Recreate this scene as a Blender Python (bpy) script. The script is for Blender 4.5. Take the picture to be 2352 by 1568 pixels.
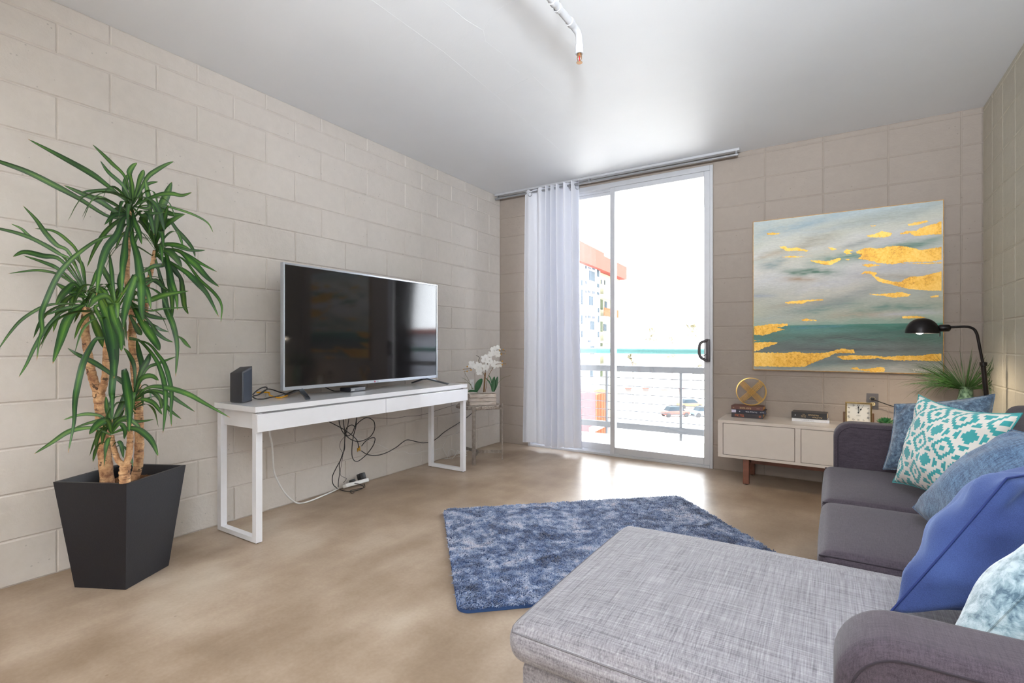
import bpy, bmesh, math, random
import numpy as np
from mathutils.geometry import delaunay_2d_cdt
from mathutils import Vector, Matrix, Quaternion
PI = math.pi
R = math.radians
SC = bpy.context.scene
for o in list(bpy.data.objects): bpy.data.objects.remove(o)

# ------------------------------------------------------------------ camera
F_PX, YAW, HOR, EYE, CX, YB, W, H = 1162.8, 0.5657, 788.7, 1.0768, 3.078, 4.604, 3.934, 2.68
YR = -3.6                                   # rear wall behind the camera
cam = bpy.data.cameras.new('camera'); camo = bpy.data.objects.new('camera', cam)
SC.collection.objects.link(camo); SC.camera = camo
cam.sensor_width = 36; cam.lens = 36 * F_PX / 2352
cam.shift_y = (HOR - 784) / 2352
cam.clip_start = 0.05; cam.clip_end = 500
camo.location = (CX, 0, EYE); camo.rotation_euler = (PI / 2, 0, YAW)

# ------------------------------------------------------------------ world, sun, portals, exposure
SC.view_settings.view_transform = 'Standard'; SC.view_settings.look = 'None'
SC.view_settings.gamma = 1; SC.view_settings.use_curve_mapping = False
SC.view_settings.exposure = 2.5
SKY = 3.0
wd = bpy.data.worlds.new('world'); SC.world = wd; wd.use_nodes = True
bg = wd.node_tree.nodes['Background']; bg.inputs[0].default_value = (0.90, 0.95, 1.0, 1); bg.inputs[1].default_value = SKY
sun = bpy.data.lights.new('sun', 'SUN'); sun.energy = 2.0; sun.angle = R(1.5); sun.color = (1, .95, .88)
suno = bpy.data.objects.new('sun', sun); SC.collection.objects.link(suno); suno.rotation_euler = (R(38), 0, R(-18))
def portal(name, loc, rot, sx, sy):
    l = bpy.data.lights.new(name, 'AREA'); l.shape = 'RECTANGLE'; l.size = sx; l.size_y = sy
    l.cycles.is_portal = True
    o = bpy.data.objects.new(name, l); SC.collection.objects.link(o); o.location = loc; o.rotation_euler = rot
portal('portal_door', (1.28, 4.78, 1.31), (R(-90), 0, 0), 1.9, 2.62)
portal('portal_rear', (2.5, YR - .12, 1.6), (R(90), 0, 0), 1.0, 1.6)
# two warm ceiling fill lights added behind the camera to even the lighting
for (lx, ly, en) in ((1.2, -1.9, 4), (3.2, -1.7, 4)):
    l = bpy.data.lights.new('ceiling_fill_source', 'AREA'); l.shape = 'DISK'; l.size = .5; l.energy = en; l.color = (1, .93, .85)
    o = bpy.data.objects.new('ceiling_fill_source', l); SC.collection.objects.link(o); o.location = (lx, ly, 2.56)

# added spot standing in for a camera flash bounced off the ceiling
UPX, UPY = 3.45, -0.75
l = bpy.data.lights.new('bounce_flash_light', 'SPOT'); l.energy = 185; l.color = (.86, .93, 1); l.shadow_soft_size = .22; l.spot_size = R(112); l.spot_blend = .9
o = bpy.data.objects.new('bounce_flash_light', l); SC.collection.objects.link(o); o.location = (UPX, UPY, 1.80)
o.rotation_euler = Vector((-.30, 1.05, 1)).to_track_quat('-Z', 'Y').to_euler()

# ------------------------------------------------------------------ picture measurements: a pixel of the photo -> a point on a plane of the room
_fw = Vector((-math.sin(YAW), math.cos(YAW), 0)); _rt = Vector((math.cos(YAW), math.sin(YAW), 0)); _C = Vector((CX, 0, EYE))
def ray(u, v): return _fw + _rt * ((u - 1176) / F_PX) + Vector((0, 0, 1)) * ((HOR - v) / F_PX)
def onY(u, v, y): d = ray(u, v); return _C + d * (y / d.y)
def onX(u, v, x): d = ray(u, v); return _C + d * ((x - CX) / d.x)
def onZ(u, v, z): d = ray(u, v); return _C + d * ((z - EYE) / d.z)
def at(u, v, dep): return _C + ray(u, v) * dep

# ------------------------------------------------------------------ materials
def lin(c):
    r = []
    for x in c[:3]:
        x = x / 255
        r.append(x / 12.92 if x <= .04045 else ((x + .055) / 1.055) ** 2.4)
    return (*r, 1)
class NT:
    def __init__(s, name):
        s.m = bpy.data.materials.new(name); s.m.use_nodes = True; s.n = s.m.node_tree.nodes; s.l = s.m.node_tree.links
        s.b = s.n['Principled BSDF']; s.out = s.n['Material Output']
    def node(s, t, **kw):
        n = s.n.new(t)
        for k, v in kw.items():
            if k.startswith('_'): setattr(n, k[1:], v)
            else: n.inputs[k.replace('_', ' ')].default_value = v
        return n
    def link(s, a, b): s.l.new(a, b)
    def coords(s, scale=(1, 1, 1), kind='Object', rot=(0, 0, 0)):
        tc = s.n.new('ShaderNodeTexCoord'); mp = s.n.new('ShaderNodeMapping'); mp.inputs['Scale'].default_value = scale
        mp.inputs['Rotation'].default_value = rot
        s.link(tc.outputs[kind], mp.inputs[0]); return mp.outputs[0]
    def noise(s, scale, detail=4, rough=.55, vec=None, dist=0):
        n = s.node('ShaderNodeTexNoise'); n.inputs['Scale'].default_value = scale; n.inputs['Detail'].default_value = detail
        n.inputs['Roughness'].default_value = rough; n.inputs['Distortion'].default_value = dist
        s.link(vec if vec is not None else s.coords(), n.inputs['Vector']); return n.outputs['Fac']
    def ramp(s, fac, stops, interp='LINEAR'):
        r = s.n.new('ShaderNodeValToRGB'); r.color_ramp.interpolation = interp
        e = r.color_ramp.elements
        while len(e) < len(stops): e.new(.5)
        for i, (p, c) in enumerate(stops): e[i].position = p; e[i].color = c
        s.link(fac, r.inputs[0]); return r.outputs[0]
    def mix(s, fac, a, b, mode='MIX'):
        m = s.n.new('ShaderNodeMix'); m.data_type = 'RGBA'; m.blend_type = mode
        for sock, v in ((0, fac), (6, a), (7, b)):
            if hasattr(v, 'links') or isinstance(v, bpy.types.NodeSocket): s.link(v, m.inputs[sock])
            else: m.inputs[sock].default_value = v
        return m.outputs[2]
    def math(s, op, a, b=0.0, c=None):
        m = s.n.new('ShaderNodeMath'); m.operation = op
        for i, v in enumerate((a, b, c)):
            if v is None: continue
            if isinstance(v, bpy.types.NodeSocket): s.link(v, m.inputs[i])
            else: m.inputs[i].default_value = v
        return m.outputs[0]
    def bump(s, h, strength=.3, dist=.01, prev=None):
        b = s.n.new('ShaderNodeBump'); b.inputs['Strength'].default_value = strength; b.inputs['Distance'].default_value = dist
        s.link(h, b.inputs['Height'])
        if prev is not None: s.link(prev, b.inputs['Normal'])
        s.link(b.outputs[0], s.b.inputs['Normal']); return b.outputs[0]
    def color(s, v):
        if isinstance(v, bpy.types.NodeSocket): s.link(v, s.b.inputs['Base Color'])
        else: s.b.inputs['Base Color'].default_value = v
    def rough(s, v):
        if isinstance(v, bpy.types.NodeSocket): s.link(v, s.b.inputs['Roughness'])
        else: s.b.inputs['Roughness'].default_value = v
_mc = {}
def simple(name, c, rough=.5, metal=0, var=0.06, vscale=20, bump=0, bscale=60, spec=.5, sheen=0, coat=0):
    if name in _mc: return _mc[name]
    t = NT(name); c = lin(c)
    f = t.noise(vscale, 3)
    lo = tuple(x * (1 - var) for x in c[:3]) + (1,); hi = tuple(min(1, x * (1 + var)) for x in c[:3]) + (1,)
    t.color(t.ramp(f, [(.3, lo), (.7, hi)])); t.rough(rough); t.b.inputs['Metallic'].default_value = metal
    t.b.inputs['Specular IOR Level'].default_value = spec
    if sheen: t.b.inputs['Sheen Weight'].default_value = sheen; t.b.inputs['Sheen Roughness'].default_value = .5
    if coat: t.b.inputs['Coat Weight'].default_value = coat; t.b.inputs['Coat Roughness'].default_value = .05
    if bump: t.bump(t.noise(bscale, 4), bump, .004)
    _mc[name] = t.m; return t.m

def m_blockwall(name, c, pit=1.0):
    t = NT(name); c = lin(c)
    f = t.noise(1.3, 3); f2 = t.noise(24, 4)
    k = t.math('ADD', t.math('MULTIPLY', f, .6), t.math('MULTIPLY', f2, .4))
    col = t.ramp(k, [(.3, tuple(x * .93 for x in c[:3]) + (1,)), (.7, tuple(x * 1.05 for x in c[:3]) + (1,))])
    v = t.node('ShaderNodeTexVoronoi'); v.inputs['Scale'].default_value = 22; v.inputs['Randomness'].default_value = 1
    t.link(t.coords(), v.inputs['Vector'])
    msk = t.noise(3.1, 2)
    thr = t.math('MULTIPLY', t.math('LESS_THAN', v.outputs['Distance'], .085), t.math('GREATER_THAN', msk, .5))
    col = t.mix(t.math('MULTIPLY', thr, .4 * pit), col, tuple(x * .45 for x in c[:3]) + (1,))
    t.color(col); t.rough(.55); t.b.inputs['Specular IOR Level'].default_value = .35
    b = t.bump(t.noise(75, 5, .65), .35, .004)
    b = t.bump(t.noise(9, 3), .3, .01, b)
    inv = t.math('SUBTRACT', 1.0, thr); t.bump(inv, .4, .004, b)
    return t.m
def m_floor():
    t = NT('polished_concrete')
    f = t.noise(.7, 3, .5); g = t.noise(3.0, 4, .5); h_ = t.noise(1, 4, .55, t.coords((9, 2.4, 1), rot=(0, 0, .5))); s = t.noise(70, 3)
    k = t.math('ADD', t.math('ADD', t.math('MULTIPLY', f, .44), t.math('MULTIPLY', g, .36)), t.math('ADD', t.math('MULTIPLY', h_, .12), t.math('MULTIPLY', s, .08)))
    col = t.ramp(k, [(.36, lin((128, 108, 89))), (.455, lin((150, 130, 110))), (.535, lin((169, 150, 131))), (.64, lin((192, 177, 159)))])
    fl_ = t.node('ShaderNodeTexVoronoi'); fl_.inputs['Scale'].default_value = 7; t.link(t.coords(), fl_.inputs['Vector'])
    sp = t.math('MULTIPLY', t.math('LESS_THAN', fl_.outputs['Distance'], .035), .35)
    col = t.mix(sp, col, lin((120, 96, 72)))
    t.color(col)
    t.rough(t.ramp(f, [(.35, (.30, .30, .30, 1)), (.65, (.44, .44, .44, 1))]))
    t.b.inputs['Specular IOR Level'].default_value = .28
    t.bump(t.noise(5, 3), .04, .01)
    return t.m
def m_ceiling():
    t = NT('satin_ceiling_paint')
    f = t.noise(.8, 4)
    t.color(t.ramp(f, [(.3, lin((226, 228, 231))), (.7, lin((233, 235, 238)))])); t.rough(.52); t.b.inputs['Specular IOR Level'].default_value = .28
    b = t.bump(t.noise(3, 4), .10, .02); t.bump(t.noise(140, 3), .12, .002, b)
    return t.m
def m_weave(name, c, c2, scale=260, streak=True, sheen=.25, bump=.5, amt=.5, rough=.85):
    t = NT(name); a = lin(c); b2 = lin(c2)
    fx = t.noise(1, 3, .6, t.coords((scale * .08, scale * 1.2, scale * .3))); fy = t.noise(1, 3, .6, t.coords((scale * 1.2, scale * .08, scale * .3)))
    k = t.math('ADD', t.math('MULTIPLY', fx, .5), t.math('MULTIPLY', fy, .5))
    hi = t.noise(scale * 2.2, 2)
    k = t.math('ADD', t.math('MULTIPLY', k, 1 - .35), t.math('MULTIPLY', hi, .35))
    t.color(t.ramp(k, [(.5 - amt * .22, b2), (.5 + amt * .22, a)])); t.rough(rough)
    t.b.inputs['Sheen Weight'].default_value = sheen
    t.bump(k, bump, .003)
    return t.m
def m_glass(name, tint=(1, 1, 1, 1)):
    t = NT(name); n = t.n
    n.remove(t.b)
    tr = n.new('ShaderNodeBsdfTransparent'); tr.inputs[0].default_value = tint
    gl = n.new('ShaderNodeBsdfGlossy'); gl.inputs['Roughness'].default_value = .01
    fr = n.new('ShaderNodeFresnel'); fr.inputs[0].default_value = 1.45
    mx = n.new('ShaderNodeMixShader'); t.link(fr.outputs[0], mx.inputs[0]); t.link(tr.outputs[0], mx.inputs[1]); t.link(gl.outputs[0], mx.inputs[2])
    t.link(mx.outputs[0], t.out.inputs[0]); return t.m
def m_emit(name, c, s):
    t = NT(name); t.b.inputs['Base Color'].default_value = c
    t.b.inputs['Emission Color'].default_value = c; t.b.inputs['Emission Strength'].default_value = s; return t.m

# ------------------------------------------------------------------ mesh helpers
def box(bm, x0, x1, y0, y1, z0, z1, bev=0, seg=2):
    tmp = bmesh.new()
    bmesh.ops.create_cube(tmp, size=1)
    bmesh.ops.transform(tmp, matrix=Matrix.Translation(((x0 + x1) / 2, (y0 + y1) / 2, (z0 + z1) / 2)) @ Matrix.Diagonal((abs(x1 - x0), abs(y1 - y0), abs(z1 - z0), 1)), verts=tmp.verts)
    if bev: bmesh.ops.bevel(tmp, geom=list(tmp.edges), offset=bev, segments=seg, profile=.5, affect='EDGES')
    merge(bm, tmp)
def merge(bm, tmp, mat=None):
    if mat is not None: bmesh.ops.transform(tmp, matrix=mat, verts=tmp.verts)
    me = bpy.data.meshes.new('t'); tmp.to_mesh(me); tmp.free(); bm.from_mesh(me); bpy.data.meshes.remove(me)
def rot_box(bm, c, size, rz=0, rx=0, ry=0, bev=0, seg=2):
    tmp = bmesh.new(); s = size
    box(tmp, -s[0] / 2, s[0] / 2, -s[1] / 2, s[1] / 2, -s[2] / 2, s[2] / 2, bev, seg)
    merge(bm, tmp, Matrix.Translation(c) @ Matrix.Rotation(rz, 4, 'Z') @ Matrix.Rotation(ry, 4, 'Y') @ Matrix.Rotation(rx, 4, 'X'))
def beam(bm, p, q, w, h, bev=0, up=(0, 0, 1)):
    p = Vector(p); q = Vector(q); d = q - p; L = d.length; d.normalize(); up = Vector(up)
    if abs(d.dot(up)) > .99: up = Vector((1, 0, 0))
    s = d.cross(up).normalized(); u = s.cross(d)
    tmp = bmesh.new(); box(tmp, -w / 2, w / 2, -L / 2, L / 2, -h / 2, h / 2, bev)
    m = Matrix((( s.x, d.x, u.x, 0), (s.y, d.y, u.y, 0), (s.z, d.z, u.z, 0), (0, 0, 0, 1)))
    merge(bm, tmp, Matrix.Translation((p + q) / 2) @ m)
def cushion_point(p, lo, hi, r, crown):
    c = Vector([min(max(p[a], lo[a] + min(r, (hi[a] - lo[a]) / 2 * .98)), hi[a] - min(r, (hi[a] - lo[a]) / 2 * .98)) for a in range(3)])
    d = Vector(p) - c; q = c + d.normalized() * r if d.length > 1e-6 else Vector(p)
    s = [2 * (p[a] - lo[a]) / (hi[a] - lo[a]) - 1 for a in range(3)]
    if crown[2] and s[2] > 0: q.z += crown[2] * (1 - s[0] ** 4) * (1 - s[1] ** 4) * s[2]
    if crown[0]: q.x += crown[0] * s[0] * (1 - s[1] ** 2) * (1 - s[2] ** 2)
    if crown[1]: q.y += crown[1] * s[1] * (1 - s[0] ** 2) * (1 - s[2] ** 2)
    return q
def cushion(bm, lo, hi, r, n=10, crown=(0, 0, 0), lowcorner=0):
    """soft rounded box with an optional swelling per axis (top only for z)"""
    lo = Vector(lo); hi = Vector(hi); ax = []
    for a in range(3):
        L = hi[a] - lo[a]; rr = min(r, L / 2 * .98)
        c = [lo[a] + rr - rr * math.tan(R(t)) for t in (45, 36, 27, 18, 9, 0)]
        d = [hi[a] - (x - lo[a]) for x in c][::-1]
        m = [c[-1] + (d[0] - c[-1]) * i / n for i in range(1, n)]
        ax.append(c + m + d)
    V = {}
    def vert(p):
        k = tuple(round(x, 5) for x in p)
        if k in V: return V[k]
        q = cushion_point(p, lo, hi, r, crown)
        V[k] = bm.verts.new(q); return V[k]
    for a in range(3):
        b, c = (a + 1) % 3, (a + 2) % 3
        for side, val in ((0, lo[a]), (1, hi[a])):
            for i in range(len(ax[b]) - 1):
                for j in range(len(ax[c]) - 1):
                    q = []
                    for (ii, jj) in ((i, j), (i + 1, j), (i + 1, j + 1), (i, j + 1)):
                        p = [0, 0, 0]; p[a] = val; p[b] = ax[b][ii]; p[c] = ax[c][jj]; q.append(vert(p))
                    if not side: q.reverse()
                    try: bm.faces.new(q)
                    except ValueError: pass
def frames(pts):
    pts = [Vector(p) for p in pts]; T = []
    for i in range(len(pts)):
        t = pts[min(i + 1, len(pts) - 1)] - pts[max(i - 1, 0)]
        T.append(t.normalized() if t.length > 1e-9 else Vector((0, 0, 1)))
    n = T[0].orthogonal().normalized(); N = [n]
    for i in range(1, len(pts)):
        n = N[-1] - T[i] * N[-1].dot(T[i]); N.append(n.normalized() if n.length > 1e-6 else T[i].orthogonal().normalized())
    return pts, T, N
def tube(bm, pts, r, seg=8, caps=True, closed=False):
    if closed: pts = list(pts) + [pts[0]]
    pts, T, N = frames(pts); rings = []
    for i, p in enumerate(pts):
        rr = r[i] if isinstance(r, (list, tuple)) else r
        B = T[i].cross(N[i])
        rings.append([bm.verts.new(p + (N[i] * math.cos(2 * PI * k / seg) + B * math.sin(2 * PI * k / seg)) * rr) for k in range(seg)])
    for a, b in zip(rings, rings[1:]):
        for k in range(seg): bm.faces.new((a[k], a[(k + 1) % seg], b[(k + 1) % seg], b[k]))
    if caps and not closed:
        bm.faces.new(rings[0][::-1]); bm.faces.new(rings[-1])
def smooth_path(pts, n=6):
    P = [Vector(p) for p in pts]; P = [P[0] * 2 - P[1]] + P + [P[-1] * 2 - P[-2]]; out = []
    for i in range(1, len(P) - 2):
        a, b, c, d = P[i - 1:i + 3]
        for k in range(n):
            t = k / n
            out.append(.5 * ((2 * b) + (c - a) * t + (2 * a - 5 * b + 4 * c - d) * t * t + (3 * b - a - 3 * c + d) * t ** 3))
    out.append(P[-2]); return out
def lathe(bm, prof, c, seg=32, axis='Z', m=None, caps=True):
    tmp = bmesh.new(); rings = []
    for (r, z) in prof: rings.append([tmp.verts.new((r * math.cos(2 * PI * k / seg), r * math.sin(2 * PI * k / seg), z)) for k in range(seg)])
    for a, b in zip(rings, rings[1:]):
        for k in range(seg): tmp.faces.new((a[k], a[(k + 1) % seg], b[(k + 1) % seg], b[k]))
    if caps:
        if prof[0][0] > 1e-4: tmp.faces.new(rings[0][::-1])
        if prof[-1][0] > 1e-4: tmp.faces.new(rings[-1])
    bmesh.ops.remove_doubles(tmp, verts=tmp.verts, dist=1e-6)
    M = Matrix.Translation(c)
    if m is not None: M = M @ m
    merge(bm, tmp, M)
def sphere(bm, c, r, seg=12, sc=(1, 1, 1)):
    tmp = bmesh.new(); bmesh.ops.create_uvsphere(tmp, u_segments=seg, v_segments=max(6, seg // 2), radius=r)
    merge(bm, tmp, Matrix.Translation(c) @ Matrix.Diagonal((*sc, 1)))
def poly_prism(bm, pts, ext):
    """closed polygon (list of Vector) extruded along ext"""
    ext = Vector(ext); a = [bm.verts.new(p) for p in pts]; b = [bm.verts.new(Vector(p) + ext) for p in pts]; n = len(a)
    bm.faces.new(a); bm.faces.new(b[::-1])
    for i in range(n): bm.faces.new((a[i], b[i], b[(i + 1) % n], a[(i + 1) % n]))
def rounded_rect_pts(u0, u1, v0, v1, rs, n=8):
    """rs = radii for corners (u0v0, u1v0, u1v1, u0v1)"""
    out = []
    for (cx, cy, a0, r) in ((u0, v0, 180, rs[0]), (u1, v0, 270, rs[1]), (u1, v1, 0, rs[2]), (u0, v1, 90, rs[3])):
        sx = 1 if cx == u0 else -1; sy = 1 if cy == v0 else -1
        if r <= 0: out.append((cx, cy)); continue
        for k in range(n + 1):
            a = R(a0 + 90 * k / n); out.append((cx + sx * r + r * math.cos(a), cy + sy * r + r * math.sin(a)))
    return out

def add(name, bm, mat, parent=None, smooth=False, angle=38, loc=None, uvs=None):
    bmesh.ops.recalc_face_normals(bm, faces=bm.faces)
    if smooth:
        for f in bm.faces: f.smooth = True
        for e in bm.edges:
            if len(e.link_faces) == 2 and e.calc_face_angle(0) > R(angle): e.smooth = False
    if parent is not None: org = parent_world(parent)
    else:
        if loc is None:
            xs = [v.co for v in bm.verts]; mn = Vector([min(c[i] for c in xs) for i in range(3)]); mx = Vector([max(c[i] for c in xs) for i in range(3)])
            loc = Vector(((mn.x + mx.x) / 2, (mn.y + mx.y) / 2, mn.z))
        org = Vector(loc)
    bmesh.ops.translate(bm, vec=-org, verts=bm.verts)
    me = bpy.data.meshes.new(name); bm.to_mesh(me); bm.free()
    for mm in (mat if isinstance(mat, (list, tuple)) else [mat]): me.materials.append(mm)
    o = bpy.data.objects.new(name, me); SC.collection.objects.link(o)
    if parent is not None: o.parent = parent
    else: o.location = org
    return o
def parent_world(o):
    p = Vector((0, 0, 0))
    while o is not None: p = p + Vector(o.location); o = o.parent
    return p
def tag(o, label=None, cat=None, group=None, kind=None):
    if label: o['label'] = label
    if cat: o['category'] = cat
    if group: o['group'] = group
    if kind: o['kind'] = kind
    return o
def thing(name, loc, label, cat, group=None, kind=None):
    o = bpy.data.objects.new(name, None); o.empty_display_size = .05; SC.collection.objects.link(o); o.location = loc
    return tag(o, label, cat, group, kind)
def struct(name, bm, mat, parent=None, **kw):
    o = add(name, bm, mat, parent, **kw)
    if parent is None: o['kind'] = 'structure'
    return o
def text_mesh(body, size, align='CENTER', extr=.0):
    cu = bpy.data.curves.new('txt', 'FONT'); cu.body = body; cu.size = size; cu.align_x = align; cu.align_y = 'CENTER'; cu.extrude = extr
    cu.resolution_u = 2
    o = bpy.data.objects.new('txt', cu); SC.collection.objects.link(o)
    dg = bpy.context.evaluated_depsgraph_get(); me = bpy.data.meshes.new_from_object(o.evaluated_get(dg))
    bpy.data.objects.remove(o); return me
def text_into(bm, body, size, M, align='CENTER', extr=.0002, sx=1):
    me = text_mesh(body, size, align, extr); t = bmesh.new(); t.from_mesh(me); bpy.data.meshes.remove(me)
    merge(bm, t, M @ Matrix.Diagonal((sx, 1, 1, 1)))

# ------------------------------------------------------------------ common materials
M = {}
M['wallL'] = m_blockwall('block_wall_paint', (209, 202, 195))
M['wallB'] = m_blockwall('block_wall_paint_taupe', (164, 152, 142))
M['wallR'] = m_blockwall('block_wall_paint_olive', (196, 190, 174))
M['plain'] = simple('rear_wall_paint', (214, 205, 194), .6)
M['floor'] = m_floor(); M['ceil'] = m_ceiling()
M['gloss_white'] = simple('white_lacquer', (234, 234, 238), .12, var=.01, coat=.4)
M['white_metal'] = simple('white_powder_coat', (232, 232, 236), .35, var=.01)
M['alu'] = simple('painted_aluminium', (200, 201, 205), .38, metal=.25, var=.02)
M['alu2'] = simple('brushed_aluminium', (176, 178, 183), .3, metal=.8, var=.03)
M['chrome'] = simple('chrome', (215, 212, 208), .15, metal=1, var=.03)
M['black_pl'] = simple('black_plastic', (24, 24, 27), .4, var=.1)
M['black_metal'] = simple('dark_bronze_metal', (34, 30, 31), .3, metal=.6, var=.1)
M['gold'] = simple('brushed_gold', (240, 200, 120), .3, metal=.85, var=.06)
M['brass'] = simple('polished_brass', (236, 205, 140), .16, metal=1, var=.04)
M['white_pl'] = simple('white_plastic', (228, 228, 226), .35, var=.01)
M['glass'] = m_glass('window_glass')

# ------------------------------------------------------------------ room shell
def block_wall(bm, P, U, N, blocks, z1max, holes, u0, u1, th=.2, g=.0045):
    """wall in plane P + U*u + Z*z, N points into the room; blocks = list of (u0,u1,z0,z1)"""
    P = Vector(P); U = Vector(U); N = Vector(N); Z = Vector((0, 0, 1))
    def pt(u, z, d): return P + U * u + Z * z + N * d
    # backing slab in pieces around the holes
    cuts = sorted(set([u0, u1] + [x for h in holes for x in h[:2]]))
    for a, b in zip(cuts, cuts[1:]):
        zs = [(0, z1max)]
        for h in holes:
            if h[0] <= a + 1e-6 and h[1] >= b - 1e-6:
                nz = []
                for (s, e) in zs:
                    if h[2] > s: nz.append((s, h[2]))
                    if h[3] < e: nz.append((h[3], e))
                zs = nz
        for (s, e) in zs:
            q = [pt(a, s, -g), pt(b, s, -g), pt(b, e, -g), pt(a, e, -g)]
            poly_prism(bm, q, -N * th)
    def clip(r, h):
        a, b, s, e = r
        if b <= h[0] or a >= h[1] or e <= h[2] or s >= h[3]: return [r]
        out = []
        if a < h[0]: out.append((a, h[0], s, e))
        if b > h[1]: out.append((h[1], b, s, e))
        aa, bb = max(a, h[0]), min(b, h[1])
        if s < h[2]: out.append((aa, bb, s, h[2]))
        if e > h[3]: out.append((aa, bb, h[3], e))
        return out
    todo = [b for b in blocks]
    for h in holes: todo = [x for r in todo for x in clip(r, h)]
    for (a, b, s, e) in todo:
        if b - a < .02 or e - s < .015: continue
        j1, j2 = .002, .0070
        o = [pt(a + j1, s + j1, -g), pt(b - j1, s + j1, -g), pt(b - j1, e - j1, -g), pt(a + j1, e - j1, -g)]
        i = [pt(a + j2, s + j2, 0), pt(b - j2, s + j2, 0), pt(b - j2, e - j2, 0), pt(a + j2, e - j2, 0)]
        ov = [bm.verts.new(p) for p in o]; iv = [bm.verts.new(p) for p in i]
        bm.faces.new(iv)
        for k in range(4): bm.faces.new((ov[k], ov[(k + 1) % 4], iv[(k + 1) % 4], iv[k]))
CO = .2032
# left wall: running bond
bl = []
rows = [(r * CO, (r + 1) * CO, r) for r in range(12)] + [(12 * CO, 12 * CO + .142, 12), (12 * CO + .142, H, 13)]
for (z0, z1, r) in rows:
    k0 = -21 if r % 2 else -22
    for k in range(k0, 20, 2):
        a = .862 + .2078 * k; b = a + .4156
        a = max(a, YR); b = min(b, YB)
        if b > a: bl.append((a, b, z0, z1))
bm = bmesh.new(); block_wall(bm, (0, 0, 0), (0, 1, 0), (1, 0, 0), bl, H, [], YR, YB + .2, g=.005)
struct('wall_left', bm, M['wallL'])
# back wall: stack bond with the balcony door opening
DX0, DX1, DZ1 = .36, 2.204, 2.615
bl = []
xs = [0, .36] + [2.2 + .0] + [2.605 + .4057 * k for k in range(4)] + [W]
for r in range(14):
    z0, z1 = r * CO, min((r + 1) * CO, H)
    for a, b in zip(xs, xs[1:]): bl.append((a, b, z0, z1))
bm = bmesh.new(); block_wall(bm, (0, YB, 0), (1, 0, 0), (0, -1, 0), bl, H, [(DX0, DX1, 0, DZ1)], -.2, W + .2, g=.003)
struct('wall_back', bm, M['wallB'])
bl = []
for r in range(14):
    z0, z1 = r * CO, min((r + 1) * CO, H)
    for k in range(36):
        b = YB - .231 - .242 * (k - 1) if k else YB
        a = YB - .231 - .242 * k
        a = max(a, YR)
        if b > a: bl.append((a, b, z0, z1))
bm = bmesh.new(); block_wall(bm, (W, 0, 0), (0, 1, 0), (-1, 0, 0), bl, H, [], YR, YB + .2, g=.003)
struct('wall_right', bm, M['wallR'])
bm = bmesh.new(); block_wall(bm, (0, YR, 0), (1, 0, 0), (0, 1, 0), [], H, [(2.0, 3.0, .8, 2.4)], -.2, W + .2)
struct('wall_rear', bm, M['plain'])
bm = bmesh.new(); box(bm, -.2, W + .2, YR - .2, YB + .2, -.2, 0); struct('floor', bm, M['floor'])
# ceiling with hairline plaster ridges
bm = bmesh.new(); box(bm, -.2, W + .2, YR - .2, YB + .2, H, H + .2)
def ridge(pts, w=.004):
    w *= .7
    pts = [Vector((*p, H)) for p in pts]
    for p, q in zip(pts, pts[1:]):
        d = (q - p).normalized(); s = Vector((-d.y, d.x, 0)) * w / 2; dn = Vector((0, 0, -.0006))
        vs = [bm.verts.new(x) for x in (p - s, q - s, q + dn, p + dn, q + s, p + s)]
        bm.faces.new((vs[0], vs[1], vs[2], vs[3])); bm.faces.new((vs[3], vs[2], vs[4], vs[5]))
ridge([(1.257, 1.6), (1.268, 2.15), (1.235, 2.71), (1.148, 3.98)], .004)
ridge([(1.532, 1.8), (1.54, 2.0), (1.563, 2.111), (1.519, 2.193), (1.53, 2.344), (1.50, 2.42), (1.51, 2.55)])
ridge([(1.558, 2.633), (1.55, 2.8), (1.56, 2.85), (1.524, 3.075), (1.506, 3.43)])
ridge([(1.56, 2.11), (1.7, 2.02), (1.85, 2.0), (1.86, 1.96), (2.0, 1.93)], .004)
ridge([(1.25, 2.7), (1.52, 2.64)], .004); ridge([(.9, 1.9), (1.0, 1.8)]); ridge([(.93, 1.93), (1.04, 1.82)])
struct('ceiling', bm, M['ceil'])
# unseen window and ceiling fixtures, both added to light the room from behind
w1 = thing('fill_window_1', (2.5, YR - .1, .8), None, None, kind='structure')
bm = bmesh.new()
for (a, b, c, d) in ((2.0, 3.0, .8, .86), (2.0, 3.0, 2.34, 2.4), (2.0, 2.06, .86, 2.34), (2.94, 3.0, .86, 2.34), (2.47, 2.53, .86, 2.34)): box(bm, a, b, YR - .12, YR - .04, c, d, .004)
add('window_frame', bm, M['alu'], w1)
bm = bmesh.new(); box(bm, 2.05, 2.95, YR - .084, YR - .078, .85, 2.35); add('window_pane', bm, M['glass'], w1)
fill_m = m_emit('fill_diffuser', (1, .88, .74, 1), 3)
for (lx, ly) in ((1.2, -1.9), (3.2, -1.7)):
    t = thing('ceiling_fill_fixture', (lx, ly, H), 'added round ceiling fill light with frosted diffuser, behind the camera over %s side' % ('the left' if lx < 2 else 'the right'), 'ceiling light', 'round ceiling fill lights')
    bm = bmesh.new(); lathe(bm, [(.0, 0), (.27, 0), (.27, -.05), (.25, -.06), (.0, -.06)], (lx, ly, H - .001)); add('housing', bm, M['white_metal'], t, smooth=True)
    bm = bmesh.new(); lathe(bm, [(.24, 0), (.2, -.02), (.0, -.03)], (lx, ly, H - .062)); add('diffuser', bm, fill_m, t, smooth=True)

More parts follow.
